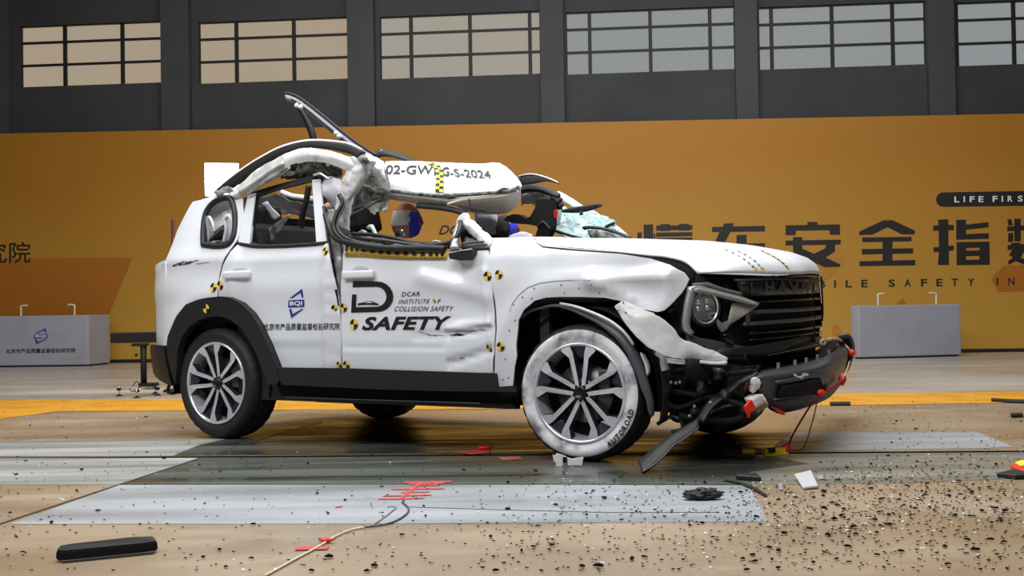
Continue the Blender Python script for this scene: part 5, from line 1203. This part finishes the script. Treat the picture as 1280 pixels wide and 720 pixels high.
def bqi(surf, par, f, lift):
    mk('institute_emblem', [[f(165, 181), f(242, 178), (f(243, 214)), f(162, 217)], [f(168, 172), f(232, 124), f(239, 168), f(229, 164), f(225, 142), f(186, 168)], [f(167, 224), f(178, 270), f(240, 224), f(229, 225), f(184, 251), f(179, 226)]], surf, 'decal_blue', par, lift)
    decal_text('institute_emblem', [('BQI', f(172, 211), f(234, 210), f(173, 186), .03)], surf, 'decal_white', par, lift + .003)
bqi(s_rd, rdoor, lambda x, y: (320 + x / 4, 330 + y / 4), .004)
decal_text('quarter_lettering', [('dcar', (214, 333.5), (244, 329), (222, 327.6), .03, .3), ], s_q, 'decal_black', quarter, .004)
mk('quarter_lettering', [[(246, 329.6), (262, 327.3), (262, 328), (246, 330.4)]], s_q, 'decal_grey', quarter)
MK = None
def marker(px, py, r, surf, par):
    global MK
    if MK is None:
        vs = [(0, 0, 0)]; fs = []
        for k in range(24): vs.append((math.cos(2 * pi * k / 24), math.sin(2 * pi * k / 24), 0))
        for k in range(24): fs.append((0, 1 + k, 1 + (k + 1) % 24))
        MK = mesh('target_marker', vs, fs); MK.materials.append(MATS['decal_yellow']); MK.materials.append(MATS['decal_black'])
        for i, p in enumerate(MK.polygons): p.material_index = (i // 6) % 2
    p, n = surf(px, py); o = bpy.data.objects.new('target_marker', MK); COL.objects.link(o); o.parent = par
    up = Vector((0, 0, 1)); xx = up.cross(n).normalized(); yy = n.cross(xx)
    M = Matrix((xx, yy, n)).transposed().to_4x4() @ Matrix.Diagonal((r, r, 1, 1)); M.translation = p + n * .006
    o.matrix_local = M
for x, y, r, s_, par in ((267.5, 359.3, .031, s_q, quarter), (275.7, 356.8, .031, s_rd, rdoor), (407.3, 314, .026, s_rd, rdoor), (419, 386, .027, s_rd, rdoor), (430.3, 384.6, .027, s_fd, fdoor), (443, 405.3, .032, s_fd, fdoor), (433.5, 456, .026, s_fd, fdoor), (424.5, 455.5, .02, s_rd, rdoor), (610, 345.3, .027, s_fd, fdoor), (624, 343, .025, s_fe, fender), (612.5, 435.2, .025, s_fd, fdoor), (626.3, 433, .025, s_fe, fender), (543.4, 376, .011, s_fd, fdoor)):
    marker(x, y, r, s_, par)
T_ar = tree(*[o for o in COL.objects if o.name.startswith('wheel_arch_trim')]); marker(258.5, 385.8, .03, onmesh(T_ar), [o for o in COL.objects if o.name.startswith('wheel_arch_trim')][0])
# screw holes where the front arch cladding was torn off
hol = []
for x, y in ((668, 360.5), (702, 356), (706, 366), (724, 360), (739, 356), (749.5, 366), (653.5, 371.5), (642.5, 381), (644, 400.5), (637, 413), (665, 373), (632, 449), (629, 474), (636, 472), (780, 377)):
    hol.append([(x + .9 * math.cos(t), y + 1.0 * math.sin(t)) for t in [pi * k / 3 for k in range(6)]])
mk('screw_hole', hol, s_fe, 'black_matte', fender, .004)
ap = [(637, 390), (640, 380), (648, 369), (660, 359), (676, 353.5), (695, 351), (715, 350), (738, 350.3)]
mk('cladding_outline', [[a, b, (b[0] + .3, b[1] + .8), (a[0] + .3, a[1] + .8)] for a, b in zip(ap, ap[1:])], s_fe, 'decal_grey', fender)

# ================================================================== crash dummies
def dummy(name, head_at, face_dir, label, white_band=True):
    """seated crash-test dummy: one body surface grown along the joints plus a shaped head; car coordinates"""
    hx_, hy_, hz_ = head_at
    J = [Vector(p) for p in ((hx_ + .05, hy_, .66), (hx_ - .02, hy_, .90), (hx_ - .06, hy_, 1.14), (hx_ - .03, hy_, hz_ - .11),
         (hx_ - .05, hy_ - .19, 1.12), (hx_ + .0, hy_ - .24, .90), (hx_ + .22, hy_ - .2, .80), (hx_ - .05, hy_ + .19, 1.12), (hx_ + .0, hy_ + .24, .90), (hx_ + .22, hy_ + .2, .80),
         (hx_ + .07, hy_ - .10, .66), (hx_ + .50, hy_ - .12, .74), (hx_ + .60, hy_ - .12, .47), (hx_ + .07, hy_ + .10, .66), (hx_ + .50, hy_ + .12, .74), (hx_ + .60, hy_ + .12, .47))]
    E_ = [(0, 1), (1, 2), (2, 3), (2, 4), (4, 5), (5, 6), (2, 7), (7, 8), (8, 9), (0, 10), (10, 11), (11, 12), (0, 13), (13, 14), (14, 15)]
    Rd = [.13, .14, .15, .055, .07, .05, .035, .07, .05, .035, .09, .065, .05, .09, .065, .05]
    me = bpy.data.meshes.new('body'); me.from_pydata([tuple(p) for p in J], E_, []); me.update()
    o = bpy.data.objects.new('body_form', me); COL.objects.link(o)
    sk = o.modifiers.new('skin', 'SKIN'); su = o.modifiers.new('sub', 'SUBSURF'); su.levels = 2
    for i, r_ in enumerate(Rd): me.skin_vertices[0].data[i].radius = (r_, r_)
    me.skin_vertices[0].data[0].use_root = True
    dg = bpy.context.evaluated_depsgraph_get(); ev = o.evaluated_get(dg); bmm = bpy.data.meshes.new_from_object(ev)
    bpy.data.objects.remove(o)
    bm = bmesh.new(); bm.from_mesh(bmm)
    for f in bm.faces: f.material_index = 0; f.smooth = True
    c_ = Vector(head_at); R = Matrix.Rotation(face_dir, 3, 'Z')
    r_ = bmesh.ops.create_uvsphere(bm, u_segments=48, v_segments=32, radius=1)
    g_ = lambda v, a, w_: math.exp(-((v.x - a[0]) ** 2 / w_[0] ** 2 + (v.y - a[1]) ** 2 / w_[1] ** 2 + (v.z - a[2]) ** 2 / w_[2] ** 2))
    new = r_['verts']; loc_ = {}
    for v in new:
        n = v.co.copy()
        p = Vector((n.x * .098, n.y * .076, n.z * .115))
        if n.z < 0: p.x += .012 * -n.z * (1 if n.x > 0 else -1.2); p.y *= 1 + .14 * n.z     # jaw narrows
        p.x += .014 * g_(n, (1, 0, -.12), (.5, .14, .17)) + .006 * g_(n, (1, 0, .15), (.5, .5, .12))       # nose, brow
        p.x -= .009 * (g_(n, (.9, .34, .0), (.5, .16, .1)) + g_(n, (.9, -.34, .0), (.5, .16, .1)))       # eye sockets
        p.x += .006 * g_(n, (1, 0, -.48), (.5, .22, .05)) - .005 * g_(n, (1, 0, -.42), (.5, .2, .03))       # lips
        p.x += .008 * g_(n, (.8, 0, -.8), (.5, .3, .14))                                                # chin
        p.y += .014 * (g_(n, (-.05, 1, -.08), (.13, .4, .22)) - g_(n, (-.05, -1, -.08), (.13, .4, .22)))   # ears
        loc_[v] = p; v.co = c_ + R @ p
    fs = {f for v in new for f in v.link_faces}
    for f in fs:
        f.smooth = True
        m = sum((loc_[v] for v in f.verts), Vector()) / len(f.verts); nz_ = mnoise.noise(m * 60) * .01
        k = 1
        if m.z < .062 + nz_ * .4 and m.z > -.03 and m.x < .03: k = 2
        if m.x > .018 + nz_ * 1.4 and m.z < .055 + nz_ and m.z > -.2: k = 3
        if m.x > .085 + nz_ and m.z > -.03: k = 4
        if not white_band and m.x < .02: k = 5
        f.material_index = k
    me = bpy.data.meshes.new('body'); bm.to_mesh(me); bm.free()
    for n_ in ('dummy_shirt', 'skin_vinyl', 'tape_white', 'paint_blue', 'paint_red', 'interior_black'): me.materials.append(MATS[n_])
    d = bpy.data.objects.new(name, me); COL.objects.link(d)
    M = Matrix.Translation(CO) @ Matrix.Rotation(-YAW, 4, 'Z')
    d.matrix_world = M
    return props(d, label, 'dummy', 'crash dummies seated in the car')
h1 = P(508, 276, -.36); dummy('crash_dummy', (h1.x, h1.y, h1.z), math.radians(38), 'seated crash dummy with white taped, blue painted head, framed in the torn front door opening')
h2 = P(631, 284, .36); dummy('crash_dummy', (h2.x, h2.y, h2.z - .03), math.radians(42), 'crash dummy in the seat behind the smashed windscreen pillar, dark head with blue face', False)

# ================================================================== things in the hall
def frame_mat(o, p, rz): o.location = p; o.rotation_euler = (0, 0, rz)
# ballast blocks by the backdrop
def block(x0, x1, yb0, yb1, ytop, dep, label, text):
    a, b = G(x0, yb0), G(x1, yb1); c_ = (a + b) / 2; Wd = (b - a).length
    d = ray((x0 + x1) / 2, ytop); t = (c_.y - 0) / d.y; Ht = (CAMP + d * t).z
    e = empty('ballast_block', at=c_, label=label, cat='ballast block', group='white blocks with lifting hooks by the backdrop')
    rz = math.atan2(b.y - a.y, b.x - a.x); e.rotation_euler = (0, 0, rz)
    box('body', (0, dep / 2, Ht / 2 + .012), (Wd, dep, Ht - .024), 'block_white', e, bev=.02)
    box('base', (0, dep / 2, .012), (Wd - .08, dep - .08, .024), 'black_trim', e)
    for s_ in (-1, 1):
        x = s_ * Wd * .285
        tube('lifting_hook', [Vector((x, dep * .3, Ht - .03)), Vector((x, dep * .3, Ht + .12)), Vector((x, dep * .3, Ht + .16)), Vector((x - s_ * .05, dep * .3, Ht + .175)), Vector((x - s_ * .12, dep * .3, Ht + .175))], .016, 'cable_white', e, smooth_n=3)
    if text:
        sx = Wd / 119.0
        sfc = lambda px, py: (Vector((px, 0.0, py)), Vector((0, -1, 0)))
        f = lambda x, y: ((x - 202) * .00178 * Wd, Ht * .60 - (y - 197) * .0018)
        bqi(sfc, e, f, .006)
        decal_text('block_lettering', [('北京市产品质量监督检验研究院', (-Wd * .365, Ht * .27), (Wd * .365, Ht * .27), (-Wd * .365, Ht * .36), .012)], sfc, 'decal_black', e, .006)
    return e
block(-8, 111, 459.2, 457.8, 394.5, .85, 'white ballast block with blue emblem and black lettering, at the left end of the backdrop', True)
block(1074, 1202, 449, 445.3, 381, .22, 'plain white ballast block without lettering, by the backdrop in front of the car', False)
# floodlight behind the car
LPz = CAMP + ray(277.5, 225) * (13.0 / ray(277.5, 225).y)
fl = empty('floodlight', at=(LPz.x, LPz.y, 0), label='bright white square floodlight on a stand behind the car tail', cat='lamp')
hw, hh = .172, .17
toc = math.atan2(-LPz.x, LPz.y)
fl.rotation_euler = (0, 0, toc)
box('lamp_panel', (0, -.03, LPz.z), (hw * 2, .02, hh * 2), 'lamp_emit', fl)
box('lamp_housing', (0, .04, LPz.z), (hw * 2 + .02, .12, hh * 2 + .02), 'stand_black', fl, bev=.01)
tube('stand_pole', [Vector((0, .05, .4)), Vector((0, .05, LPz.z - hh))], .02, 'stand_black', fl)
for k in range(3):
    a = 2 * pi * k / 3 + .4; tube('tripod_leg', [Vector((0, .05, .75)), Vector((.45 * math.cos(a), .05 + .45 * math.sin(a), .012))], .014, 'stand_black', fl)
l = bpy.data.lights.new('flood_beam', 'SPOT'); l.energy = 450; l.spot_size = 2.0; l.spot_blend = .6; l.shadow_soft_size = .17
lo = bpy.data.objects.new('flood_beam', l); COL.objects.link(lo); lo.parent = fl; lo.location = (0, -.06, LPz.z); lo.rotation_euler = (math.radians(62), 0, 0)
# slim marker pole beyond the tail
pp = CAMP + ray(216, 275) * (13.5 / ray(216, 275).y)
mp = empty('marker_pole', at=(pp.x, pp.y, 0), label='slim dark red pole standing upright behind the car tail', cat='pole')
tube('pole', [Vector((0, 0, .02)), Vector((0, 0, pp.z))], .017, 'pole_dark', mp, smooth_n=1)
v, f = lathe([(0, .03), (.11, .028), (.13, .0), (0, .0)], 20); link('foot', mesh('foot', [(a, c, b) for a, b, c in v], f), 'stand_black', mp)
# light-gate stand at the left: beam on a post with levelling feet
g0 = G(176, 495); gs = empty('gate_stand', at=g0, label='black metal stand with a horizontal beam and levelling feet, by the car tail', cat='stand')
sc_ = g0.y / FPX
def sx(px): return (px - 176) * sc_
def sz(py): return (495 - py) * sc_
box('beam', (sx(178), .0, sz(422.3)), (76 * sc_, .07, 12.3 * sc_), 'stand_black', gs, bev=.006)
box('beam_cap', (sx(178), .0, sz(415.5)), (76 * sc_, .075, 1.0 * sc_), 'grey_trim', gs)
tube('post', [Vector((sx(180), 0, sz(482))), Vector((sx(180), 0, sz(430)))], .033, 'stand_black', gs, smooth_n=1)
box('clamp', (sx(176), 0, sz(431)), (.16, .08, .03), 'stand_black', gs, bev=.006)
blob('clamp_knob', Vector((sx(172), -.03, sz(443.5))), .018, 'stand_black', gs, .2)
box('foot_plate', (sx(186), 0, sz(481)), (.17, .16, .035), 'stand_black', gs, bev=.006)
tube('cross_bar', [Vector((sx(147), 0, sz(486))), Vector((sx(198), 0, sz(486)))], .010, 'silver', gs, smooth_n=1)
tube('cross_bar', [Vector((sx(183), -.35, sz(486))), Vector((sx(183), .35, sz(486)))], .010, 'silver', gs, smooth_n=1)
for x, y in ((sx(149), 0), (sx(197), 0), (sx(183), -.32), (sx(183), .32)):
    v, f = lathe([(0, .02), (.012, .02), (.016, .015), (.042, .004), (.045, 0), (0, 0)], 18)
    link('levelling_foot', mesh('levelling_foot', [(a + x, c + y, b) for a, b, c in v], f), 'stand_black', gs, True)
    tube('foot_screw', [Vector((x, y, .015)), Vector((x, y, sz(483)))], .007, 'silver', gs, smooth_n=1)
    box('foot_nut', (x, y, sz(486)), (.04, .04, .03), 'stand_black', gs, bev=.006)
tube('stand_cable', [Vector((sx(168), -.05, sz(482))), Vector((sx(172), -.05, sz(477))), Vector((sx(177), -.05, sz(479))), Vector((sx(176), -.05, sz(484))), Vector((sx(168), -.06, sz(489))), Vector((sx(164), -.05, sz(485)))], .005, 'black_trim', gs)

# ---------------------------------------------------------------- debris on the floor
def flatpiece(name, px, m, th, label, cat, tilt=0.0, bev=.003, lift=0.003, amp=0.0):
    g = [G(*p) for p in px]; c_ = sum(g, Vector()) / len(g)
    bm = bmesh.new(); vs = [bm.verts.new((p.x - c_.x, p.y - c_.y, lift)) for p in g]; f = bm.faces.new(vs)
    if f.normal.z > 0: f.normal_flip()
    r_ = bmesh.ops.extrude_face_region(bm, geom=[f])
    for v in r_['geom']:
        if isinstance(v, bmesh.types.BMVert): v.co.z += th
    bmesh.ops.recalc_face_normals(bm, faces=bm.faces)
    if bev: bmesh.ops.bevel(bm, geom=bm.edges[:], offset=bev, segments=1, affect='EDGES')
    if tilt: bmesh.ops.rotate(bm, matrix=Matrix.Rotation(tilt, 3, 'X'), verts=bm.verts)
    z0 = min(v.co.z for v in bm.verts)
    for v in bm.verts:
        v.co.z += lift - z0
        if amp: v.co += mnoise.noise_vector(v.co * 30) * amp * min(1, (v.co.z - lift) * 100)
    o = frombm(name, bm, m); o.location = (c_.x, c_.y, 0); return props(o, label, cat)
# black trim piece, front left: shallow tray shape with bevelled ends
g = [G(*p) for p in ((69, 703), (197, 690))]
td = (g[1] - g[0]); tl = td.length; tc = (g[0] + g[1]) / 2
t_ = empty('trim_piece', at=(tc.x, tc.y, 0), label='long glossy black plastic trim piece lying alone at the front of the floor', cat='trim piece'); t_.rotation_euler = (0, 0, math.atan2(td.y, td.x))
bm = bmesh.new()
ol = [(-tl / 2, -.012), (-tl / 2 + .015, .04), (-tl / 2 + .06, .055), (tl / 2 - .07, .075), (tl / 2, .05), (tl / 2, -.015), (tl / 2 - .05, -.03), (-tl / 2 + .03, -.03)]
vb_ = [bm.verts.new((x, y, .008)) for x, y in ol]; vt_ = [bm.verts.new((x * .985, y * .9 + .004, .050 if i in (1, 2, 3, 4) else .040)) for i, (x, y) in enumerate(ol)]
bm.faces.new(vt_); bm.faces.new(vb_[::-1])
for i in range(8): bm.faces.new((vb_[i], vb_[(i + 1) % 8], vt_[(i + 1) % 8], vt_[i]))
bmesh.ops.recalc_face_normals(bm, faces=bm.faces); bmesh.ops.bevel(bm, geom=bm.edges[:], offset=.005, segments=2, affect='EDGES')
frombm('shell', bm, 'black_gloss', t_)
box('flange', (0, -.028, .006), (tl * .9, .02, .008), 'grey_trim', t_, bev=.002)
flatpiece('mirror_glass', [(993, 600), (1014, 596), (1023, 611), (1004, 613)], 'chip_pale', .012, 'pale square plate fragment lying tilted on the tan floor among black chips', 'fragment', tilt=math.radians(2.5))
flatpiece('trim_shard', [(920, 597.5), (946, 597), (951.5, 602.5), (920.5, 600.5)], 'black_trim', .022, 'flat black plastic shard at the corner of the pale painted panel', 'fragment')
flatpiece('grey_shard', [(1020, 597), (1029, 596), (1031, 600), (1023, 601)], 'chip_grey', .006, 'small grey shard beside the pale square plate', 'fragment')
flatpiece('grey_shard', [(972, 604), (978, 607), (979, 614), (975, 614)], 'chip_grey', .006, 'narrow grey shard on the tan floor next to the black shard', 'fragment')
flatpiece('black_strip', [(1037, 505.5), (1063, 505.2), (1063, 507.4), (1038, 507.6)], 'black_trim', .02, 'short black plastic strip on the edge of the yellow line, near the bumper', 'fragment')
flatpiece('black_strip', [(1239, 500.7), (1262, 502.3), (1290, 503), (1290, 505), (1260, 504), (1239, 502.5)], 'black_trim', .02, 'long thin black strip on the yellow line, far from the car', 'fragment')
flatpiece('black_strip', [(1263, 520), (1278, 519.5), (1279, 522), (1264, 522.5)], 'black_trim', .02, 'short dark strip on the tan floor beyond the pale panel', 'fragment')
flatpiece('dark_shard', [(1246, 597), (1262, 593), (1281, 592), (1290, 599), (1270, 600)], 'black_trim', .02, 'dark plastic shard lying under the red and yellow piece', 'fragment')
ls = flatpiece('lamp_shard', [(1269, 587), (1275, 584.6), (1284, 584), (1296, 585), (1296, 590), (1276, 590.5)], 'yellow_plastic', .012, 'red and yellow fragment at the edge of the floor, beyond the car nose', 'fragment', lift=.026)
tp = flatpiece('red_tip', [(1262.5, 589), (1266, 585.5), (1275, 584.8), (1275, 588), (1285, 591), (1296, 593), (1294, 597), (1276, 594)], 'paint_red', .012, None, None, lift=.014)
tp.location -= ls.location; tp.parent = ls
flatpiece('curved_rod', [(905, 601), (925, 604.5), (945, 612), (959, 621), (957.5, 622.5), (943, 614), (924, 606.3), (905, 602.5)], 'black_trim', .008, 'thin bent black rod curling over the corner of the pale painted panel', 'rod', bev=.001)
# rubble lump
gp = G(880, 626); ru = None
bm = bmesh.new(); bmesh.ops.create_icosphere(bm, subdivisions=4, radius=1)
for v in bm.verts:
    n = v.co.copy(); k = 1 + .35 * mnoise.noise(n * 2.1) + .22 * mnoise.noise(n * 7) + .1 * mnoise.noise(n * 15)
    v.co = Vector((n.x * .078 * k, n.y * .035 * k, max(0, n.z * .028 * k + .022)))
frombm('rubber_lump', bm, 'black_trim', label='ragged black rubber lump on the pale painted panel', cat='fragment').location = (gp.x, gp.y + .02, 0.002)
# yellow sensor with red plug lying on the floor
ys = empty('yellow_connector', at=G(968, 569), label='yellow and black connector with a red plug lying under the car nose', cat='connector')
k_ = G(968, 569).y / FPX
ys.rotation_euler = (0, 0, .25)
box('connector_body', (0, 0, .026), (32 * k_, .03, .03), 'yellow_plastic', ys, rz=.15, bev=.004)
box('connector_clip', (-6 * k_, -.006, .03), (10 * k_, .036, .026), 'black_trim', ys, rz=.15, bev=.003)
box('connector_foot', (0, -.02, .008), (34 * k_, .02, .012), 'yellow_plastic', ys, rz=.15)
blob('plug', Vector((18 * k_, .02, .03)), .03, 'red_tape', ys, .3)
yt = flatpiece('yellow_tag', [(928, 562.5), (944, 565.5), (943, 571), (928, 568)], 'yellow_plastic', .012, 'flat yellow tag lying in the dark under the bumper', 'tag')
ptop = CO + HX * 0; bt = bp_(1020, 497, 0.0); wtop = CO + HX * bt.x + HY * bt.y + HZ * bt.z
pl_ = G(985, 566); pl_.z = .03
for nm, off, lb in (('red_wire', 0, 'thick red wire hanging from the bumper to the yellow connector'), ('red_wire', 1, 'thin red wire hanging in a loose loop beside the thicker red wire')):
    if off == 0: pts = [wtop, wtop.lerp(pl_, .35) + Vector((-.01, 0, 0)), wtop.lerp(pl_, .75) + Vector((-.012, 0, 0)), pl_]
    else:
        g2 = G(1000, 563, .01); pts = [wtop + Vector((.012, 0, 0)), wtop.lerp(g2, .4) + Vector((.02, 0, 0)), wtop.lerp(g2, .85) + Vector((.02, 0, 0)), g2, pl_ + Vector((.01, 0, -.015))]
    tube(nm, pts, .0055 if off == 0 else .0035, 'red_wire', None, label=lb, cat='wire')
# white plastic bracket by the front wheel
br = empty('plastic_bracket', at=G(712, 583), label='white broken plastic bracket lying against the bottom of the front wheel', cat='fragment')
k_ = G(712, 583).y / FPX
bm = bmesh.new()
def bp2(pts, y0, th):
    vs = [bm.verts.new((x * k_, y0, max(.003, z * k_))) for x, z in pts]; f = bm.faces.new(vs); r_ = bmesh.ops.extrude_face_region(bm, geom=[f])
    bmesh.ops.translate(bm, vec=(0, th, 0), verts=[v for v in r_['geom'] if isinstance(v, bmesh.types.BMVert)])
bp2([(-21, 15), (-18, 14), (-16, 17), (-9, 15), (-3, 12), (-1, 4), (-8, 3), (-11, .6), (-17, .2), (-17, 5), (-20, 8)], -.02, .014)
bmesh.ops.recalc_face_normals(bm, faces=bm.faces); frombm('plate', bm, 'foam_white', br)
bm = bmesh.new(); bp2([(-3, 12), (3, 10), (10, 11), (17, 12), (15, 2), (8, 2.5), (-2, 2)], -.03, .014); bmesh.ops.recalc_face_normals(bm, faces=bm.faces); frombm('plate', bm, 'foam_white', br)
box('slot', (-6 * k_, -.024, 9 * k_), (.022, .01, .03), 'black_matte', br)
# cables on the floor
def gc(pts, z=.006): return [Vector((*G(*p, z)[:2], z)) for p in pts]
tube('floor_cable', gc([(331, 719.5), (345, 712), (372, 697), (392, 686.5), (405, 679), (420, 670), (438, 662.5), (455, 659)]), .0042, 'cable_white', None, label='pale cable running to the front edge of the floor, taped with red tape', cat='cable')
tube('floor_cable', gc([(455, 658.8), (470, 657.5), (490, 653), (505, 645), (511, 638), (508, 632), (503, 628), (505, 625)]), .0038, 'grey_trim', None, label='dark cable curling over the pale panel up to the red tape stripes', cat='cable')
tube('floor_cable', gc([(464, 656.5), (475, 650), (487, 641), (495, 633.5), (484, 633.2)]), .0028, 'chip_grey', None, label='thin grey cord bent back on the pale painted panel', cat='cable')
blob('red_tape_wad', Vector((*G(408, 679)[:2], .012)), .018, 'red_tape', None, .5, (1.6, .8, .5), label='wad of red tape wrapped round the pale floor cable', cat='tape')
blob('red_tape_wad', Vector((*G(606, 563)[:2], .016)), .024, 'red_tape', None, .8, (1.7, 1, .5), label='crumpled red tape on the dark floor behind the front wheel', cat='tape')
# black chips: 260 single ones and a fine scatter
def chipmesh(name, m, seed):
    r_ = random.Random(seed); bm = bmesh.new(); bmesh.ops.create_icosphere(bm, subdivisions=1, radius=1)
    for v in bm.verts:
        v.co *= 1 + r_.uniform(-.35, .35); v.co = Vector((v.co.x, v.co.y * r_.uniform(.6, .9), max(-.25, v.co.z * .42)))
    z0 = min(v.co.z for v in bm.verts)
    for v in bm.verts: v.co.z -= z0
    me = bpy.data.meshes.new(name); bm.to_mesh(me); bm.free(); me.materials.append(MATS[m]); return me
CH = [chipmesh('plastic_chip', 'chip_black', k) for k in range(6)]
CW = [chipmesh('pale_chip', 'decal_white', 20 + k) for k in range(3)]
rc = random.Random(11)
def dens(x, y):
    d = .07
    if x > 930: d += 1.1 * max(0, 1 - ((x - 1130) / 260) ** 2) * math.exp(-((y - 622) / 42) ** 2)
    if x > 620: d += .35 * math.exp(-((x - 860) / 170) ** 2) * math.exp(-((y - 618) / 34) ** 2)
    if x > 600 and y > 640: d += .14
    if x > 1000 and y < 560: d += .14
    return min(1, d)
taken = []
def pick(y0=500, x0=4):
    while True:
        x = rc.uniform(x0, 1280 - x0); y = rc.uniform(y0, 716)
        if rc.random() > dens(x, y): continue
        g = G(x, y)
        l_ = loc(g)
        if -3.6 < l_.x < 1.15 and abs(l_.y) < 1.12: continue
        if 60 < x < 205 and 670 < y < 712: continue
        if 988 < x < 1030 and 592 < y < 616: continue
        if 850 < x < 910 and 608 < y < 634: continue
        return x, y, g
n = 0
while n < 270:
    x, y, g = pick(515)
    if any((g - t).length < .05 for t in taken): continue
    taken.append(g); s_ = rc.uniform(.006, .0125) * (1.35 if rc.random() < .12 else 1)
    if rc.random() < .06:
        o = bpy.data.objects.new('pale_chip', rc.choice(CW)); lb, gr = 'small pale chip lying on the hall floor', 'pale chips scattered on the floor'; s_ *= .7
    else:
        o = bpy.data.objects.new('plastic_chip', rc.choice(CH)); lb, gr = 'small black plastic chip lying on the hall floor', 'black chips scattered on the floor'
    for pn, poly in (('pale painted panel', [(12, 656), (150, 606), (935, 606), (959, 653)]), ('pale strip at the far right', [(961, 564), (991, 540), (1220, 539), (1268, 559)]), ('grey crash lane', [(0, 573), (1280, 564), (1280, 602), (936, 606), (0, 606)]), ('tan floor behind the rail slot', [(-9, 0), (1300, 0), (1300, 565), (-9, 573)]), ('tan floor by the dark trim piece', [(-9, 600), (400, 600), (400, 730), (-9, 730)]), ('tan floor around the taped cable', [(400, 600), (960, 600), (960, 730), (400, 730)]), ('tan floor ahead of the crashed car', [(-99, -99), (1400, -99), (1400, 800), (-99, 800)])):
        if inside((x, y), poly): break
    lb = lb.replace('hall floor', pn); gr = gr.replace('floor', pn)
    COL.objects.link(o); o.location = (g.x, g.y, .0048); o.scale = (s_ * rc.uniform(.9, 1.5), s_ * rc.uniform(.7, 1.1), s_); o.rotation_euler = (0, 0, rc.uniform(0, 6.28))
    props(o, lb, 'chip', gr); n += 1
vs = []; fs = []; ms = []
base = [[Vector(v.co) for v in m.vertices] for m in CH]; bf = [[tuple(p.vertices) for p in m.polygons] for m in CH]
for k in range(3200):
    x, y, g = pick(497, -40); i = rc.randrange(6); s_ = rc.uniform(.0025, .006); a = rc.uniform(0, 6.28); ca, sa = math.cos(a), math.sin(a); b = len(vs); pale = rc.random() < .07
    for v in base[i]: vs.append((g.x + (v.x * ca - v.y * sa) * s_ * 1.3, g.y + (v.x * sa + v.y * ca) * s_, .0048 + v.z * s_))
    for f_ in bf[i]: fs.append(tuple(b + j for j in f_)); ms.append(1 if pale else 0)
me = mesh('floor_debris', vs, fs); me.materials.append(MATS['chip_black']); me.materials.append(MATS['decal_white'])
for p, m_ in zip(me.polygons, ms): p.material_index = m_
link('floor_debris', me, None, label='fine black and pale crash debris scattered over the hall floor', cat='debris', kind='stuff')
